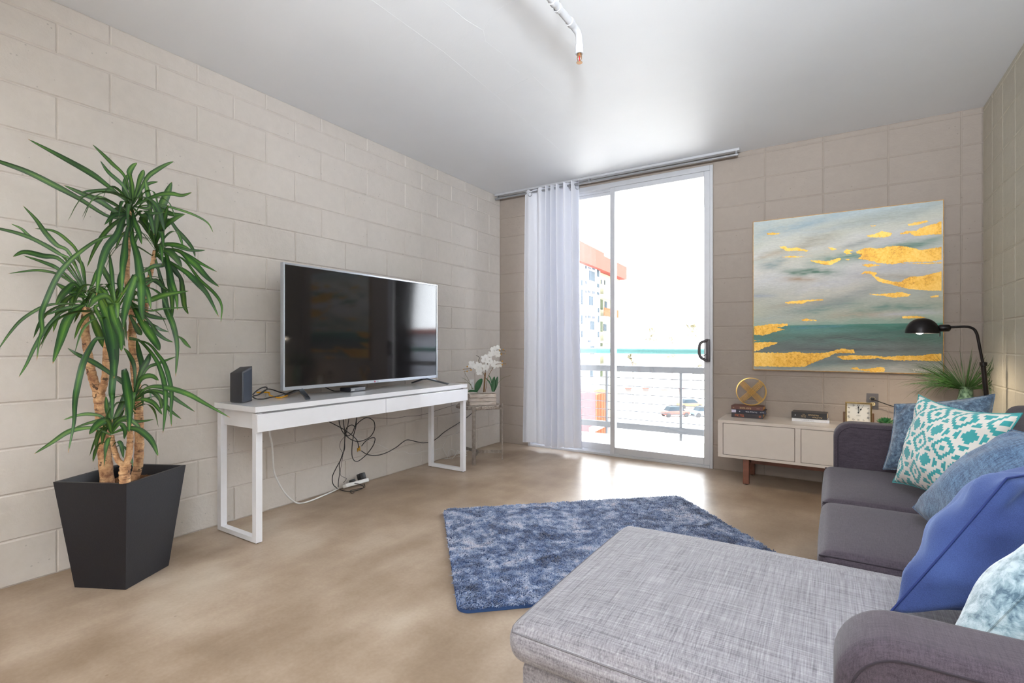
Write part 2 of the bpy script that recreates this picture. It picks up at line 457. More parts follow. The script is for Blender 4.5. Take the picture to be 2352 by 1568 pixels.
t = thing('bounce_flash_stand', (UPX, UPY, 0), 'added lamp-shaped stand for the bounced flash fill behind the camera', 'lamp')
bm = bmesh.new(); lathe(bm, [(0, .001), (.14, .001), (.14, .02), (.02, .03), (.014, .04), (.014, 1.68)], (UPX, UPY, 0), 24); add('stand', bm, M['white_metal'], t, smooth=True)
bm = bmesh.new(); lathe(bm, [(.014, 1.68), (.06, 1.70), (.17, 1.775), (.165, 1.777), (.055, 1.705), (0, 1.70)], (UPX, UPY, 0), 32, caps=False); add('bowl', bm, M['white_metal'], t, smooth=True)
# ------------------------------------------------------------------ sliding balcony door
door = thing('door_1', ((DX0 + DX1) / 2, YB, 0), None, None, kind='structure')
def ring(bm, x0, x1, z0, z1, y0, y1, l, r, b, t, bev=.003):
    box(bm, x0, x0 + l, y0, y1, z0, z1, bev); box(bm, x1 - r, x1, y0, y1, z0, z1, bev)
    box(bm, x0 + l, x1 - r, y0, y1, z0, z0 + b, bev); box(bm, x0 + l, x1 - r, y0, y1, z1 - t, z1, bev)
bm = bmesh.new()
ring(bm, DX0, DX1, 0.0, DZ1, YB - .012, YB + .12, .03, .026, .022, .045)
box(bm, DX0, DX1, YB + .045, YB + .055, .022, .04); box(bm, DX0 + .03, DX1 - .02, YB + .045, YB + .055, 2.55, 2.57)
add('door_frame', bm, M['alu'], door)
bm = bmesh.new(); ring(bm, 1.268, 2.178, .022, 2.572, YB + .002, YB + .04, .045, .05, .062, .045)
sp = add('sliding_panel', bm, M['alu'], door)
bm = bmesh.new(); box(bm, 1.30, 2.14, YB + .018, YB + .024, .07, 2.54); add('glass_pane', bm, M['glass'], sp)
bm = bmesh.new(); ring(bm, DX0 + .03, 1.30, .022, 2.572, YB + .06, YB + .1, .045, .03, .075, .05)
fp = add('fixed_panel', bm, M['alu'], door)
bm = bmesh.new(); box(bm, .42, 1.28, YB + .078, YB + .084, .08, 2.54); add('glass_pane', bm, M['glass'], fp)
hy = YB - .034
bm = bmesh.new(); tube(bm, smooth_path([(2.164, hy + .004, .928), (2.142, hy - .008, .938), (2.112, hy - .012, .958), (2.102, hy - .014, .985), (2.100, hy - .014, 1.03), (2.104, hy - .014, 1.065), (2.118, hy - .012, 1.086), (2.146, hy - .008, 1.098), (2.166, hy + .004, 1.106)], 5), .0125, 10)
box(bm, 2.152, 2.184, hy - .006, hy + .014, .918, 1.114, .006); box(bm, 2.156, 2.178, hy + .01, YB + .004, .93, 1.10, .002)
tube(bm, [(2.156, hy, .985), (2.118, hy - .006, .962)], .004, 6)
tag(add('door_handle', bm, simple('handle_grey', (86, 80, 84), .4), sp, smooth=True), 'dark grey D-shaped pull handle')

# ------------------------------------------------------------------ balcony
bm = bmesh.new(); box(bm, -1.2, 4.2, YB + .2, 5.9, -.22, -.035); struct('trim_1', bm, simple('balcony_concrete', (206, 200, 190), .8, bump=.3))
bm = bmesh.new(); box(bm, -1.2, 4.2, YB + .2, 6.0, 2.70, 2.9); box(bm, -1.2, 4.2, 5.9, 6.0, 2.62, 2.7); struct('trim_2', bm, simple('balcony_soffit_paint', (222, 220, 216), .8))
for (nm, x) in (('trim_3', -1.3), ('trim_4', 4.1)):
    bm = bmesh.new(); box(bm, x, x + .2, YB + .2, 5.9, -.22, 2.9); struct(nm, bm, M['plain'])
ry = 5.95
rail = thing('balcony_railing', (1.4, ry, -.035), 'balcony railing with teal handrail, grey beams and thin rods beyond glass door', 'railing')
rm = simple('railing_grey', (106, 111, 118), .6, var=.05, spec=.2); teal = simple('teal_paint', (96, 150, 152), .4, var=.04, spec=.3)
bm = bmesh.new(); tube(bm, [(-1.1, ry, .99), (4.1, ry, .985)], .036, 16); add('handrail', bm, teal, rail, smooth=True)
for z in (.77, .075):
    bm = bmesh.new(); box(bm, -1.1, 4.1, ry - .02, ry + .02, z - .036, z + .036, .003); add('beam', bm, rm, rail)
for i in range(6):
    z = .66 - i * .1; bm = bmesh.new(); tube(bm, [(-1.1, ry, z), (4.1, ry, z)], .0055, 6); add('rod', bm, rm, rail, smooth=True)
for x in (-.06, .70, 1.6, 2.42, 3.24):
    bm = bmesh.new(); box(bm, x - .013, x + .013, ry - .018, ry + .018, -.17, .735); add('post', bm, rm, rail)
for x in (-1.1, 4.1):
    bm = bmesh.new(); box(bm, x - .03, x + .03, ry - .03, ry + .03, -.17, 1.02); add('end_post', bm, rm, rail)

# ------------------------------------------------------------------ curtain track and curtain
t = thing('curtain_track', (1.2, 4.5, H - .03), 'long white metal curtain track fixed under the ceiling along back wall', 'curtain rail')
bm = bmesh.new(); box(bm, .005, 2.43, 4.488, 4.53, H - .022, H - .001, .002); add('rail', bm, M['alu'], t)
bm = bmesh.new(); tube(bm, [(.01, 4.5, H - .052), (2.42, 4.5, H - .052)], .011, 10); add('rod', bm, M['alu2'], t, smooth=True)
for x in (.04, 1.1, 2.405):
    bm = bmesh.new(); box(bm, x - .006, x + .006, 4.49, 4.52, H - .06, H - .02); add('bracket', bm, M['alu2'], t)
cur = thing('curtain', (.69, 4.5, .045), 'pale grey grommet curtain drawn to left of the balcony door', 'curtain')
ct = NT('curtain_cloth'); ct.color(lin((230, 231, 238))); ct.rough(.8); ct.b.inputs['Sheen Weight'].default_value = .1
ct.bump(ct.noise(1, 3, .5, ct.coords((900, 900, 700))), .12, .001)
tl = ct.n.new('ShaderNodeBsdfTranslucent'); tl.inputs[0].default_value = lin((200, 204, 220)); mx = ct.n.new('ShaderNodeMixShader'); mx.inputs[0].default_value = .045
ct.link(ct.b.outputs[0], mx.inputs[1]); ct.link(tl.outputs[0], mx.inputs[2]); ct.link(mx.outputs[0], ct.out.inputs[0])
random.seed(5)
bm = bmesh.new(); NU, NV = 260, 40
folds = [0, .10, .20, .30, .385, .43, .475, .53, .585, .63, .68, .76, .84, .90, .955, 1.0]
amps = [.0, .018, -.022, .03, -.05, .05, -.055, .055, -.055, .05, -.05, .035, -.04, .05, -.045, .02]
grid = []
def cur_y(s):
    for i in range(len(folds) - 1):
        if s <= folds[i + 1] + 1e-9:
            k = (s - folds[i]) / (folds[i + 1] - folds[i]); k = (1 - math.cos(PI * k)) / 2
            return amps[i] * (1 - k) + amps[i + 1] * k
    return amps[-1]
for j in range(NV + 1):
    q = j / NV; row = []
    for i in range(NU + 1):
        s = i / NU; z0 = .048 + .012 * math.sin(s * 9) + .02 * (1 - s) * .3
        ztop = 2.635 + .018 * abs(math.sin(s * 24)) + .02 * s
        z = z0 + (ztop - z0) * (1 - q)
        x0 = .392 + .59 * s + .004 * math.sin(s * 40) * (.3 + .7 * q); x = x0 + (s - .5) * (.02 + .055 * q)
        y = 4.5 - cur_y(s) * (1 - .25 * q) - .006 * math.sin(q * 7 + s * 11) - .012 * q * math.sin(s * 18)
        row.append(bm.verts.new((x, y, z)))
    grid.append(row)
for j in range(NV):
    for i in range(NU): bm.faces.new((grid[j][i], grid[j][i + 1], grid[j + 1][i + 1], grid[j + 1][i]))
c = add('cloth', bm, ct.m, cur, smooth=True, angle=179)
for (x, ang) in ((.455, 12), (.875, 50), (.915, -45), (.965, 42)):
    s = (x - .392) / .59; y = 4.5 - cur_y(s) - .004
    bm = bmesh.new(); Mx = Matrix.Translation((x, y - .004, 2.605)) @ Matrix.Rotation(R(ang), 4, 'Z')
    pts = [Mx @ Vector((.021 * math.cos(a), 0, .021 * math.sin(a))) for a in [2 * PI * k / 20 for k in range(20)]]
    tube(bm, pts, .0035, 6, closed=True); add('grommet', bm, M['alu2'], cur, smooth=True)

# ------------------------------------------------------------------ sprinkler pipe
t = thing('sprinkler_pipe', (2.06, 2.0, H), 'white painted sprinkler pipe under ceiling ending in a downward drop', 'pipe')
pm = simple('pipe_paint', (206, 207, 211), .4, var=.02)
bm = bmesh.new(); tube(bm, smooth_path([(2.06, -3.5, 2.545), (2.06, 0, 2.545), (2.062, 2.12, 2.545)], 4) + [(2.064, 2.165, 2.541), (2.065, 2.185, 2.525), (2.065, 2.19, 2.5), (2.065, 2.19, 2.445)], .0165, 14)
for y in (1.93, 2.1): lathe(bm, [(.0165, -.014), (.02, -.012), (.02, .012), (.0165, .014)], (2.062, y, 2.545), 16, m=Matrix.Rotation(R(90), 4, 'X'), caps=False)
lathe(bm, [(.0165, -.012), (.0195, -.01), (.0195, .03), (.0165, .033)], (2.065, 2.19, 2.455), 16, caps=False)
add('pipe', bm, pm, t, smooth=True)
bm = bmesh.new(); tube(bm, [(2.065, 2.19, 2.445), (2.065, 2.19, 2.432)], .011, 10)
for s in (-1, 1): tube(bm, smooth_path([(2.065 + s * .006, 2.19, 2.44), (2.065 + s * .011, 2.19, 2.425), (2.065 + s * .004, 2.19, 2.405)], 4), .002, 6)
lathe(bm, [(.0, 0), (.014, 0), (.014, -.002), (.0, -.002)], (2.065, 2.19, 2.404), 16)
hd = add('sprinkler_head', bm, simple('sprinkler_brass', (160, 120, 84), .35, metal=.7), t, smooth=True)
bm = bmesh.new(); tube(bm, [(2.065, 2.19, 2.432), (2.065, 2.19, 2.408)], .0028, 8); tag(add('glass_bulb', bm, simple('red_bulb', (190, 40, 40), .1), hd), 'red glass bulb')
for y in (-2.2, .2, 1.98):
    bm = bmesh.new(); tube(bm, [(2.06, y, H), (2.06, y, 2.55)], .004, 6); lathe(bm, [(.018, -.008), (.02, -.008), (.02, .008), (.018, .008)], (2.06, y, 2.545), 16, m=Matrix.Rotation(R(90), 4, 'X'), caps=False); add('hanger', bm, pm, t)

# ------------------------------------------------------------------ rug
rug_o = Vector((.97, 2.5, 0)); ra = Vector((1.2, 1.11, 0)).normalized(); rb = Vector((.83, -.94, 0)).normalized(); rb = (rb - ra * rb.dot(ra)).normalized(); RLa, RLb = 1.63, 1.25
t = NT('shag_rug')
f = t.noise(5.2, 5, .6, dist=1.0); g = t.noise(20, 5, .6, dist=.6); h2 = t.noise(300, 2)
k = t.math('ADD', t.math('ADD', t.math('MULTIPLY', f, .5), t.math('MULTIPLY', g, .38)), t.math('MULTIPLY', h2, .12))
t.color(t.ramp(k, [(.38, lin((24, 42, 78))), (.45, lin((60, 84, 128))), (.50, lin((102, 126, 168))), (.555, lin((166, 178, 204))), (.64, lin((206, 202, 212)))])); t.rough(.9); t.b.inputs['Sheen Weight'].default_value = .5
rug_m = t.m
rug = thing('shag_rug', rug_o + ra * RLa / 2 + rb * RLb / 2, 'blue and white tie-dyed shag rug lying on the concrete floor', 'rug')
rug.location.z = 0
bm = bmesh.new(); rr = rounded_rect_pts(0, RLa, 0, RLb, (.05,) * 4)
poly_prism(bm, [rug_o + ra * a + rb * b + Vector((0, 0, .001)) for a, b in rr], (0, 0, .014)); add('backing', bm, simple('rug_binding', (42, 72, 120), .8), rug)
rng = np.random.default_rng(3)
N = 90000
a = rng.random(N) * RLa; b = rng.random(N) * RLb
def inrr(a, b, r=.05):
    dx = np.maximum(np.maximum(r - a, a - (RLa - r)), 0); dy = np.maximum(np.maximum(r - b, b - (RLb - r)), 0); return dx * dx + dy * dy < r * r
k = inrr(a, b); a = a[k]; b = b[k]; N = len(a)
base = np.outer(a, ra) + np.outer(b, rb) + np.array(rug_o) - np.array(rug.location); base[:, 2] = .012
clump = np.sin(a * 31 + 2 * np.sin(b * 23)) * np.cos(b * 37 + np.sin(a * 29)) 
th = clump * 2.2 + rng.normal(0, .9, N) + a * 3; ln = .013 + .006 * rng.random(N); ti = .5 + .55 * rng.random(N)
d = np.stack([np.cos(th) * np.sin(ti), np.sin(th) * np.sin(ti), np.cos(ti)], 1); wv = np.stack([-np.sin(th + .5), np.cos(th + .5), 0 * th], 1) * .0021
mid = base + d * ln[:, None] * .55 + [0, 0, .003]; tip = base + d * ln[:, None] * [1.3, 1.3, .8]
v = np.stack([base - wv, base + wv, mid + wv * .9, mid - wv * .9, tip], 1).reshape(-1, 3)
idx = np.arange(N) * 5
faces = [(i, i + 1, i + 2, i + 3) for i in idx.tolist()] + [(i + 3, i + 2, i + 4) for i in idx.tolist()]
me = bpy.data.meshes.new('pile'); me.from_pydata(v.tolist(), [], faces); me.materials.append(rug_m)
o = bpy.data.objects.new('pile', me); SC.collection.objects.link(o); o.parent = rug; o['kind'] = 'stuff'

# ------------------------------------------------------------------ console table
ct_ = thing('console_table', (.27, 2.47, 0), 'long white gloss console table with two drawers against left block wall', 'table')
bm = bmesh.new(); box(bm, .062, .476, 1.545, 3.397, .707, .737, .0015); add('table_top', bm, M['gloss_white'], ct_)
bm = bmesh.new(); box(bm, .10, .45, 1.575, 3.365, .612, .706); add('drawer_case', bm, M['gloss_white'], ct_)
for (a, b) in ((1.553, 2.470), (2.474, 3.392)):
    bm = bmesh.new(); box(bm, .466, .484, a, b, .601, .697, .0015); add('drawer_front', bm, M['gloss_white'], ct_)
for y in (1.556, 3.358):
    bm = bmesh.new(); w = .036
    for (x0, x1, z0, z1) in ((.075, .111, .004, .7), (.428, .464, .004, .7), (.111, .428, .004, .03)): box(bm, x0, x1, y, y + w, z0, z1, .001)
    add('leg_frame', bm, M['white_metal'], ct_)
    for x in (.093, .446):
        bm = bmesh.new(); box(bm, x - .012, x + .012, y + .006, y + .03, 0, .005); add('foot_pad', bm, M['black_pl'], ct_)

# ------------------------------------------------------------------ television
TZ = .737
tv = thing('television', (.25, 2.567, TZ), 'large flat television with thin silver bezel on the white console table', 'television')
y0, y1, z0, z1 = 1.854, 3.279, .789, 1.574
bm = bmesh.new()
bz = .013
for (a, b, c, d) in ((y0, y0 + bz, z0, z1), (y1 - bz, y1, z0, z1), (y0 + bz, y1 - bz, z1 - bz, z1), (y0 + bz, y1 - bz, z0, z0 + .021)): box(bm, .222, .25, a, b, c, d, .002)
add('bezel', bm, simple('tv_silver', (190, 196, 205), .28, metal=.6, var=.02), tv)
bm = bmesh.new(); box(bm, .218, .236, y0 + .008, y1 - .008, z0 + .008, z1 - .008); box(bm, .165, .218, y0 + .12, y1 - .12, z0 + .02, z1 - .25, .02); add('back_shell', bm, M['black_pl'], tv)
t = NT('tv_screen'); t.color((.012, .011, .012, 1)); t.rough(.06); t.b.inputs['Specular IOR Level'].default_value = .72
bm = bmesh.new(); box(bm, .240, .246, y0 + bz, y1 - bz, z0 + .021, z1 - bz); tag(add('screen', bm, t.m, tv), 'dark glossy screen')
fm = simple('tv_foot_grey', (84, 90, 98), .25, metal=.7)
for yy, tipy in ((1.985, 1.905), (3.15, 3.215)):
    bm = bmesh.new()
    for (xe, ye) in ((.42, tipy), (.085, yy)):
        beam(bm, (.232, yy, .79), (xe, ye, TZ + .009), .03, .012, .003)
    box(bm, .222, .245, yy - .02, yy + .02, .78, .80)
    add('stand_foot', bm, fm, tv)
bm = bmesh.new(); lathe(bm, [(0, 0), (.006, 0), (.006, .001), (0, .001)], (.25, 2.585, .80), 16, m=Matrix.Rotation(R(90), 4, 'Y')); tag(add('logo', bm, simple('logo_red', (165, 40, 80), .4), tv), 'small round dark red logo')
bm = bmesh.new(); text_into(bm, 'LG', .013, Matrix.Translation((.2512, 2.612, .80)) @ Matrix.Rotation(R(90), 4, 'Z') @ Matrix.Rotation(R(90), 4, 'X')); add('logo_lettering', bm, simple('logo_grey', (110, 112, 120), .4), tv)

# ------------------------------------------------------------------ set-top box, router, cables on the table
t = thing('set_top_box', (.19, 2.43, TZ), 'small black media box on console table under the television', 'electronics')
Mb = Matrix.Translation((.185, 2.44, TZ)) @ Matrix.Rotation(R(6), 4, 'Z')
bm = bmesh.new(); tm = bmesh.new(); box(tm, -.05, .05, -.075, .075, .002, .03, .005, 3); merge(bm, tm, Mb); add('body', bm, simple('box_black', (40, 42, 50), .3), t)
bm = bmesh.new(); text_into(bm, 'mini', .018, Mb @ Matrix.Translation((.0508, -.052, .015)) @ Matrix.Rotation(R(90), 4, 'Z') @ Matrix.Rotation(R(90), 4, 'X')); add('lettering', bm, M['white_pl'], t)
rt = thing('internet_router', (.155, 1.65, TZ), 'black wedge-topped internet router at near end of the console table', 'router')
A, Bq, Cq, Dq = Vector((.244, 1.605, 0)), Vector((.19, 1.698, 0)), Vector((.072, 1.690, 0)), Vector((.121, 1.602, 0))
bm = bmesh.new(); vb = [bm.verts.new(p + Vector((0, 0, TZ + .001))) for p in (A, Bq, Cq, Dq)]; vt = [bm.verts.new(p + Vector((0, 0, z))) for p, z in ((A, .917), (Bq, .946), (Cq, .938), (Dq, .905))]
bm.faces.new(vb[::-1]); bm.faces.new(vt)
for i in range(4): bm.faces.new((vb[i], vb[(i + 1) % 4], vt[(i + 1) % 4], vt[i]))
bmesh.ops.bevel(bm, geom=list(bm.edges), offset=.006, segments=3, affect='EDGES', profile=.5)
add('case', bm, simple('router_black', (50, 51, 58), .5, var=.1, bump=.3, bscale=300), rt, smooth=True)
n = (Bq - A).cross(Vector((0, 0, 1))).normalized()
bm = bmesh.new(); p0 = A.lerp(Bq, .12); p1 = A.lerp(Bq, .88)
poly_prism(bm, [p0 + n * .0002 + Vector((0, 0, TZ + .01)), p1 + n * .0002 + Vector((0, 0, TZ + .01)), p1 + n * .0002 + Vector((0, 0, .928)), p0 + n * .0002 + Vector((0, 0, .908))], n * .0012)
add('side_panel', bm, simple('router_satin', (78, 84, 96), .25, metal=.5), rt)
def cable(name, pts, r, mat, label, cat='cable', n=6, group=None):
    bm = bmesh.new(); tube(bm, smooth_path(pts, n), r, 8); return tag(add(name, bm, mat, smooth=True), label, cat, group)
blk = simple('black_cable', (26, 26, 28), .45); whc = simple('white_cable', (226, 226, 224), .4, var=.02); yel = simple('yellow_cable', (236, 170, 20), .4, var=.04)
c8 = lambda x, y: (560 + x / 7.35, 860 + y / 7.35)
def tp(x, y, z=TZ + .006): p = onZ(*c8(x, y), z); p.x = max(p.x, .03); return p
cable('network_cable', [tp(150, 297, .77), tp(260, 290, .768), tp(360, 300, .762), tp(430, 340, .752), tp(500, 372, .745), tp(570, 388), tp(640, 382), tp(735, 352)], .0046, yel, 'yellow network cable running from router across the console table')
tx = lambda x, y, xx: onX(*c8(x, y), xx)
cable('power_cable', [tx(150, 340, .12), tx(215, 275, .12), tx(300, 225, .12), tx(375, 212, .13), tx(390, 240, .14), tx(330, 295, .15), tx(235, 345, .14), tx(165, 360, .12), tx(160, 385, .14), tx(230, 412, .16), tx(330, 412, .17), tx(450, 385, .17), tx(580, 362, .16), tx(660, 335, .15), tx(720, 318, .14)], .0036, blk, 'black cable looped on console table between the router and television')
cable('power_cable', [tx(235, 345, .10), tx(330, 280, .10), tx(410, 245, .10), tx(500, 260, .10), tx(600, 295, .11), tx(700, 318, .12)], .0036, blk, 'upper black cable arching over console table behind the yellow cable')
cable('adapter_cable', [Vector((.13, 2.37, TZ + .004)), Vector((.11, 2.33, .745)), Vector((.10, 2.28, .77)), Vector((.12, 2.23, .79)), Vector((.16, 2.2, .80))], .003, blk, 'short black cable from the back of media box up to the television')

# ------------------------------------------------------------------ cables under the table
c9 = lambda x, y: (740 + x / 6.19, 940 + y / 6.19)
def U(pts, x0=.10, x1=None):
    x1 = x0 if x1 is None else x1; n = len(pts); out = []
    for i, (a, b) in enumerate(pts):
        p = onX(*c9(a, b), x0 + (x1 - x0) * i / (n - 1))
        if p.z < .006: p = onZ(*c9(a, b), .006)
        out.append(p)
    return out
cable('coaxial_cable', U([(100, 175), (300, 280), (440, 380), (500, 450), (520, 545)], .14), .0032, blk, 'black coaxial cable sloping down from table to the brass splitter')
cable('coaxial_cable', U([(235, 100), (250, 220), (300, 330), (400, 420), (500, 455), (600, 435), (690, 380), (745, 280), (735, 170), (650, 118), (560, 150), (470, 240), (430, 330), (370, 376), (335, 340), (350, 260), (420, 220), (465, 240), (480, 190), (495, 100)], .09, .13), .0032, blk, 'black coaxial cable hanging in a wide round loop under the console table')
cable('coaxial_cable', U([(560, 520), (620, 450), (700, 405), (750, 410), (735, 490), (680, 580), (600, 670), (500, 738), (440, 705), (422, 600), (440, 400), (480, 240), (492, 100)], .12, .10), .0032, blk, 'black coaxial cable in a long drooping loop below the brass splitter')
cable('coaxial_cable', U([(560, 590), (640, 638), (760, 655), (900, 620), (1050, 540), (1150, 462), (1220, 432), (1350, 460), (1450, 474), (1560, 452), (1640, 405), (1750, 312), (1960, 180), (2030, 135), (2120, 62), (2165, 20)], .10, .012), .0034, blk, 'long black coaxial cable running along left wall behind table legs')
cable('power_cable', U([(300, 60), (305, 200), (322, 350), (312, 560), (270, 700), (190, 850), (145, 960), (155, 1060), (215, 1125)], .13, .13), .0032, blk, 'thick black power cable dropping from table to the power strip')
cable('power_cable', U([(388, 80), (355, 280), (322, 420), (320, 560), (280, 660), (245, 780), (250, 900), (232, 1010), (228, 1105)], .11, .12), .0026, blk, 'middle black power cable hanging beside the thick one behind table')
cable('thin_wire', U([(310, 395), (262, 460), (250, 540), (290, 620), (285, 720), (262, 850), (260, 930), (310, 965), (345, 985), (300, 1045)], .09, .10), .0014, blk, 'thin black wire with a small knot above the power strip')
cable('thin_wire', U([(500, 100), (620, 112), (740, 121), (1000, 126), (1100, 116), (1200, 98), (1380, 85), (1560, 38), (1690, -5), (1900, -70)], .03, .01), .0014, blk, 'thin dark wire strung high along left wall under the tabletop')
cable('thin_wire', U([(480, 410), (620, 440), (750, 485), (810, 502), (950, 572), (1050, 605), (1180, 604), (1240, 630), (1350, 626), (1440, 594), (1560, 588), (1660, 556), (1712, 548)], .05, .03), .0014, whc, 'thin white wire running along wall towards the far table leg')
cable('thin_wire', U([(1712, 548), (1730, 500), (1775, 410), (1830, 370), (1905, 338), (1955, 285)], .03, .012), .0014, whc, 'thin white wire climbing the wall beside the far table leg')
cable('string_lights', U([(1712, 548), (1745, 610), (1785, 690), (1730, 700), (1800, 695), (1850, 700), (1890, 650), (1870, 580), (1830, 570), (1795, 610), (1800, 660), (1840, 690), (1900, 640), (1930, 580), (1960, 640), (1990, 660), (2030, 600), (2060, 650), (1990, 670), (1930, 650), (1960, 590), (2010, 620), (2050, 660), (2000, 640), (1940, 665), (1890, 660)], .06, .12), .0015, whc, 'tangled thin white wire heaped on floor between console and side table', n=5)
w4 = lambda x, y: (500 + x / 3.36, 880 + y / 3.36)
pts = [onX(*w4(398, 330), .24), onX(*w4(402, 390), .24), onX(*w4(420, 480), .22), onX(*w4(428, 600), .19), onX(*w4(440, 700), .15), onX(*w4(500, 820), .12), onX(*w4(560, 890), .09)] + [onZ(*w4(a, b), .007) for a, b in ((620, 925), (700, 912), (800, 872), (880, 832))] + [onZ(*w4(930, 812), .02)]
for p in pts: p.x = max(p.x, .02)
cable('extension_cord', pts, .0052, whc, 'thick white extension cord curving from tabletop down to power strip')
# splitter
spl = onX(*c9(520, 562), .12)
bm = bmesh.new(); rot_box(bm, spl, (.012, .022, .018), bev=.002)
for (dy, dz) in ((.5, .86), (-.6, -.8), (.7, -.7)): tube(bm, [spl, spl + Vector((0, dy, dz)) * .02], .005, 8)
tag(add('cable_splitter', bm, simple('splitter_brass', (196, 150, 60), .3, metal=.8)), 'small brass cable splitter hanging among black cables under table', 'splitter')
# power strip with plugs
pa, pb = onZ(*c9(255, 1120), .012), onZ(*c9(640, 1010), .03); pa.x = max(pa.x, .06); pb.x = max(pb.x, .06); dv = (pb - pa); L = dv.length
ps = thing('power_strip', ((pa + pb) / 2).to_tuple(), 'white power strip lying on the floor against left wall under table', 'power strip'); ps.location.z = 0
rz = math.atan2(dv.y, dv.x); Mp = Matrix.Translation((pa + pb) / 2 + Vector((0, 0, .012))) @ Matrix.Rotation(rz, 4, 'Z') @ Matrix.Rotation(R(-22), 4, 'X')
bm = bmesh.new(); tm = bmesh.new(); box(tm, -L / 2, L / 2, -.024, .024, -.014, .014, .006, 3); merge(bm, tm, Mp); add('body', bm, M['white_pl'], ps, smooth=True)
for i in range(4):
    bm = bmesh.new(); tm = bmesh.new(); c0 = -L / 2 + .05 + i * .052; box(tm, c0 - .008, c0 + .008, -.009, .009, .0136, .0146, .002)
    merge(bm, tm, Mp); add('socket', bm, simple('socket_dark', (120, 120, 120), .5), ps)
for (lo, hi, ps_, lab) in (((-.048, -.015, .0145), (-.005, .015, .034), 'small', 'small black plug on middle of the white power strip'), ((.035, -.024, .0145), (.085, .024, .062), 'large', 'large black power adapter plugged into end of power strip')):
    bm = bmesh.new(); tm = bmesh.new(); box(tm, lo[0], hi[0], lo[1], hi[1], lo[2], hi[2], .006, 3); merge(bm, tm, Mp)
    tag(add('power_adapter', bm, M['black_pl'], smooth=True), lab, 'plug')
cable('power_cable', [onZ(*c9(a, b), z) for a, b, z in ((460, 1050, .05), (520, 1060, .045), (590, 1100, .02), (540, 1135, .006), (440, 1160, .006), (330, 1160, .006), (250, 1140, .008))], .003, blk, 'black cable lying on floor in front of the power strip')
cable('power_cable', [onZ(*c9(a, b), z) for a, b, z in ((600, 1060, .05), (600, 1110, .01), (500, 1130, .006), (400, 1155, .006), (420, 1190, .004), (455, 1178, .004))], .002, blk, 'thin black cable end curled on floor before the power strip')
def outlet_plate(name, c, ux, nrm, w, h, mat, sm, label):
    o = thing(name, c, label, 'outlet'); c = Vector(c); ux = Vector(ux); nrm = Vector(nrm); Z = Vector((0, 0, 1)); c0 = c + Z * h / 2
    def slab(bm, a, b, c1, d, t0, t1): poly_prism(bm, [c0 + ux * a + Z * c1 + nrm * t0, c0 + ux * b + Z * c1 + nrm * t0, c0 + ux * b + Z * d + nrm * t0, c0 + ux * a + Z * d + nrm * t0], nrm * (t1 - t0))
    bm = bmesh.new(); slab(bm, -w / 2, w / 2, -h / 2, h / 2, .0005, .005); bmesh.ops.bevel(bm, geom=list(bm.edges), offset=.0015, segments=2, affect='EDGES'); add('cover_plate', bm, mat, o)
    for s in (-1, 1):
        bm = bmesh.new(); pts = [c0 + ux * (.017 * math.cos(a)) + Z * (s * .02 + max(-.013, min(.013, .017 * math.sin(a)))) + nrm * .005 for a in [2 * PI * k / 24 for k in range(24)]]
        poly_prism(bm, pts, nrm * .002); rc = add('socket', bm, sm, o)
        bm = bmesh.new(); slab(bm, -.007, -.005, s * .02 - .001, s * .02 + .007, .0071, .0075); slab(bm, .005, .007, s * .02 - .001, s * .02 + .007, .0071, .0075); slab(bm, -.002, .002, s * .02 - .009, s * .02 - .005, .0071, .0075)
        add('slot', bm, M['black_pl'], rc)
    return o
outlet_plate('wall_outlet', (0, 4.087, .60), (0, 1, 0), (1, 0, 0), .07, .115, M['white_pl'], M['white_pl'], 'white wall outlet on left block wall behind the orchid')

# ------------------------------------------------------------------ side table with orchid planter
STZ = .515
sc_ = Vector((.295, 3.80, 0)); st = thing('side_table', sc_, 'small round bark-topped side table on three metal legs in the corner', 'side table')
t = NT('bark_wood'); f = t.noise(30, 6, .7, dist=1); g = t.noise(1, 4, .6, t.coords((40, 40, 300)))
t.color(t.ramp(t.math('ADD', t.math('MULTIPLY', f, .6), t.math('MULTIPLY', g, .4)), [(.35, lin((86, 72, 64))), (.5, lin((160, 148, 138))), (.62, lin((205, 198, 190)))])); t.rough(.7); t.bump(f, .6, .008); bark = t.m
bm = bmesh.new(); random.seed(2); prof = []; n = 48; rd = [.205 + .006 * math.sin(k * 1.3) + random.uniform(-.003, .003) for k in range(n)]
vt = [[], [], [], []]
for k in range(n):
    a = 2 * PI * k / n
    for i, (z, dr) in enumerate(((STZ - .03, -.008), (STZ - .024, 0), (STZ - .006, .0), (STZ, -.006))): vt[i].append(bm.verts.new(sc_ + Vector(((rd[k] + dr) * math.cos(a), (rd[k] + dr) * math.sin(a), z))))
for i in range(3):
    for k in range(n): bm.faces.new((vt[i][k], vt[i][(k + 1) % n], vt[i + 1][(k + 1) % n], vt[i + 1][k]))
bm.faces.new(vt[0][::-1]); bm.faces.new(vt[3]); add('table_top', bm, bark, st)
lm = simple('worn_metal', (150, 142, 136), .35, metal=.7, var=.25, vscale=40)
for a in (-64, 33, 163):
    d = Vector((math.cos(R(a)), math.sin(R(a)), 0)); p = sc_ + d * .222
    bm = bmesh.new(); tmp = bmesh.new(); box(tmp, -.006, .006, -.016, .016, 0, STZ + .004, .001); merge(bm, tmp, Matrix.Translation(p) @ Matrix.Rotation(R(a), 4, 'Z'))
    add('leg', bm, lm, st)
    bm = bmesh.new(); beam(bm, sc_ + Vector((0, 0, .075)), p + Vector((0, 0, .075)), .008, .028); add('stretcher', bm, lm, st)
    bm = bmesh.new(); beam(bm, sc_ + Vector((0, 0, STZ - .04)), p + Vector((0, 0, STZ - .04)), .008, .018); add('top_brace', bm, lm, st)
pc = Vector((.335, 3.795, STZ)); prz = R(49)
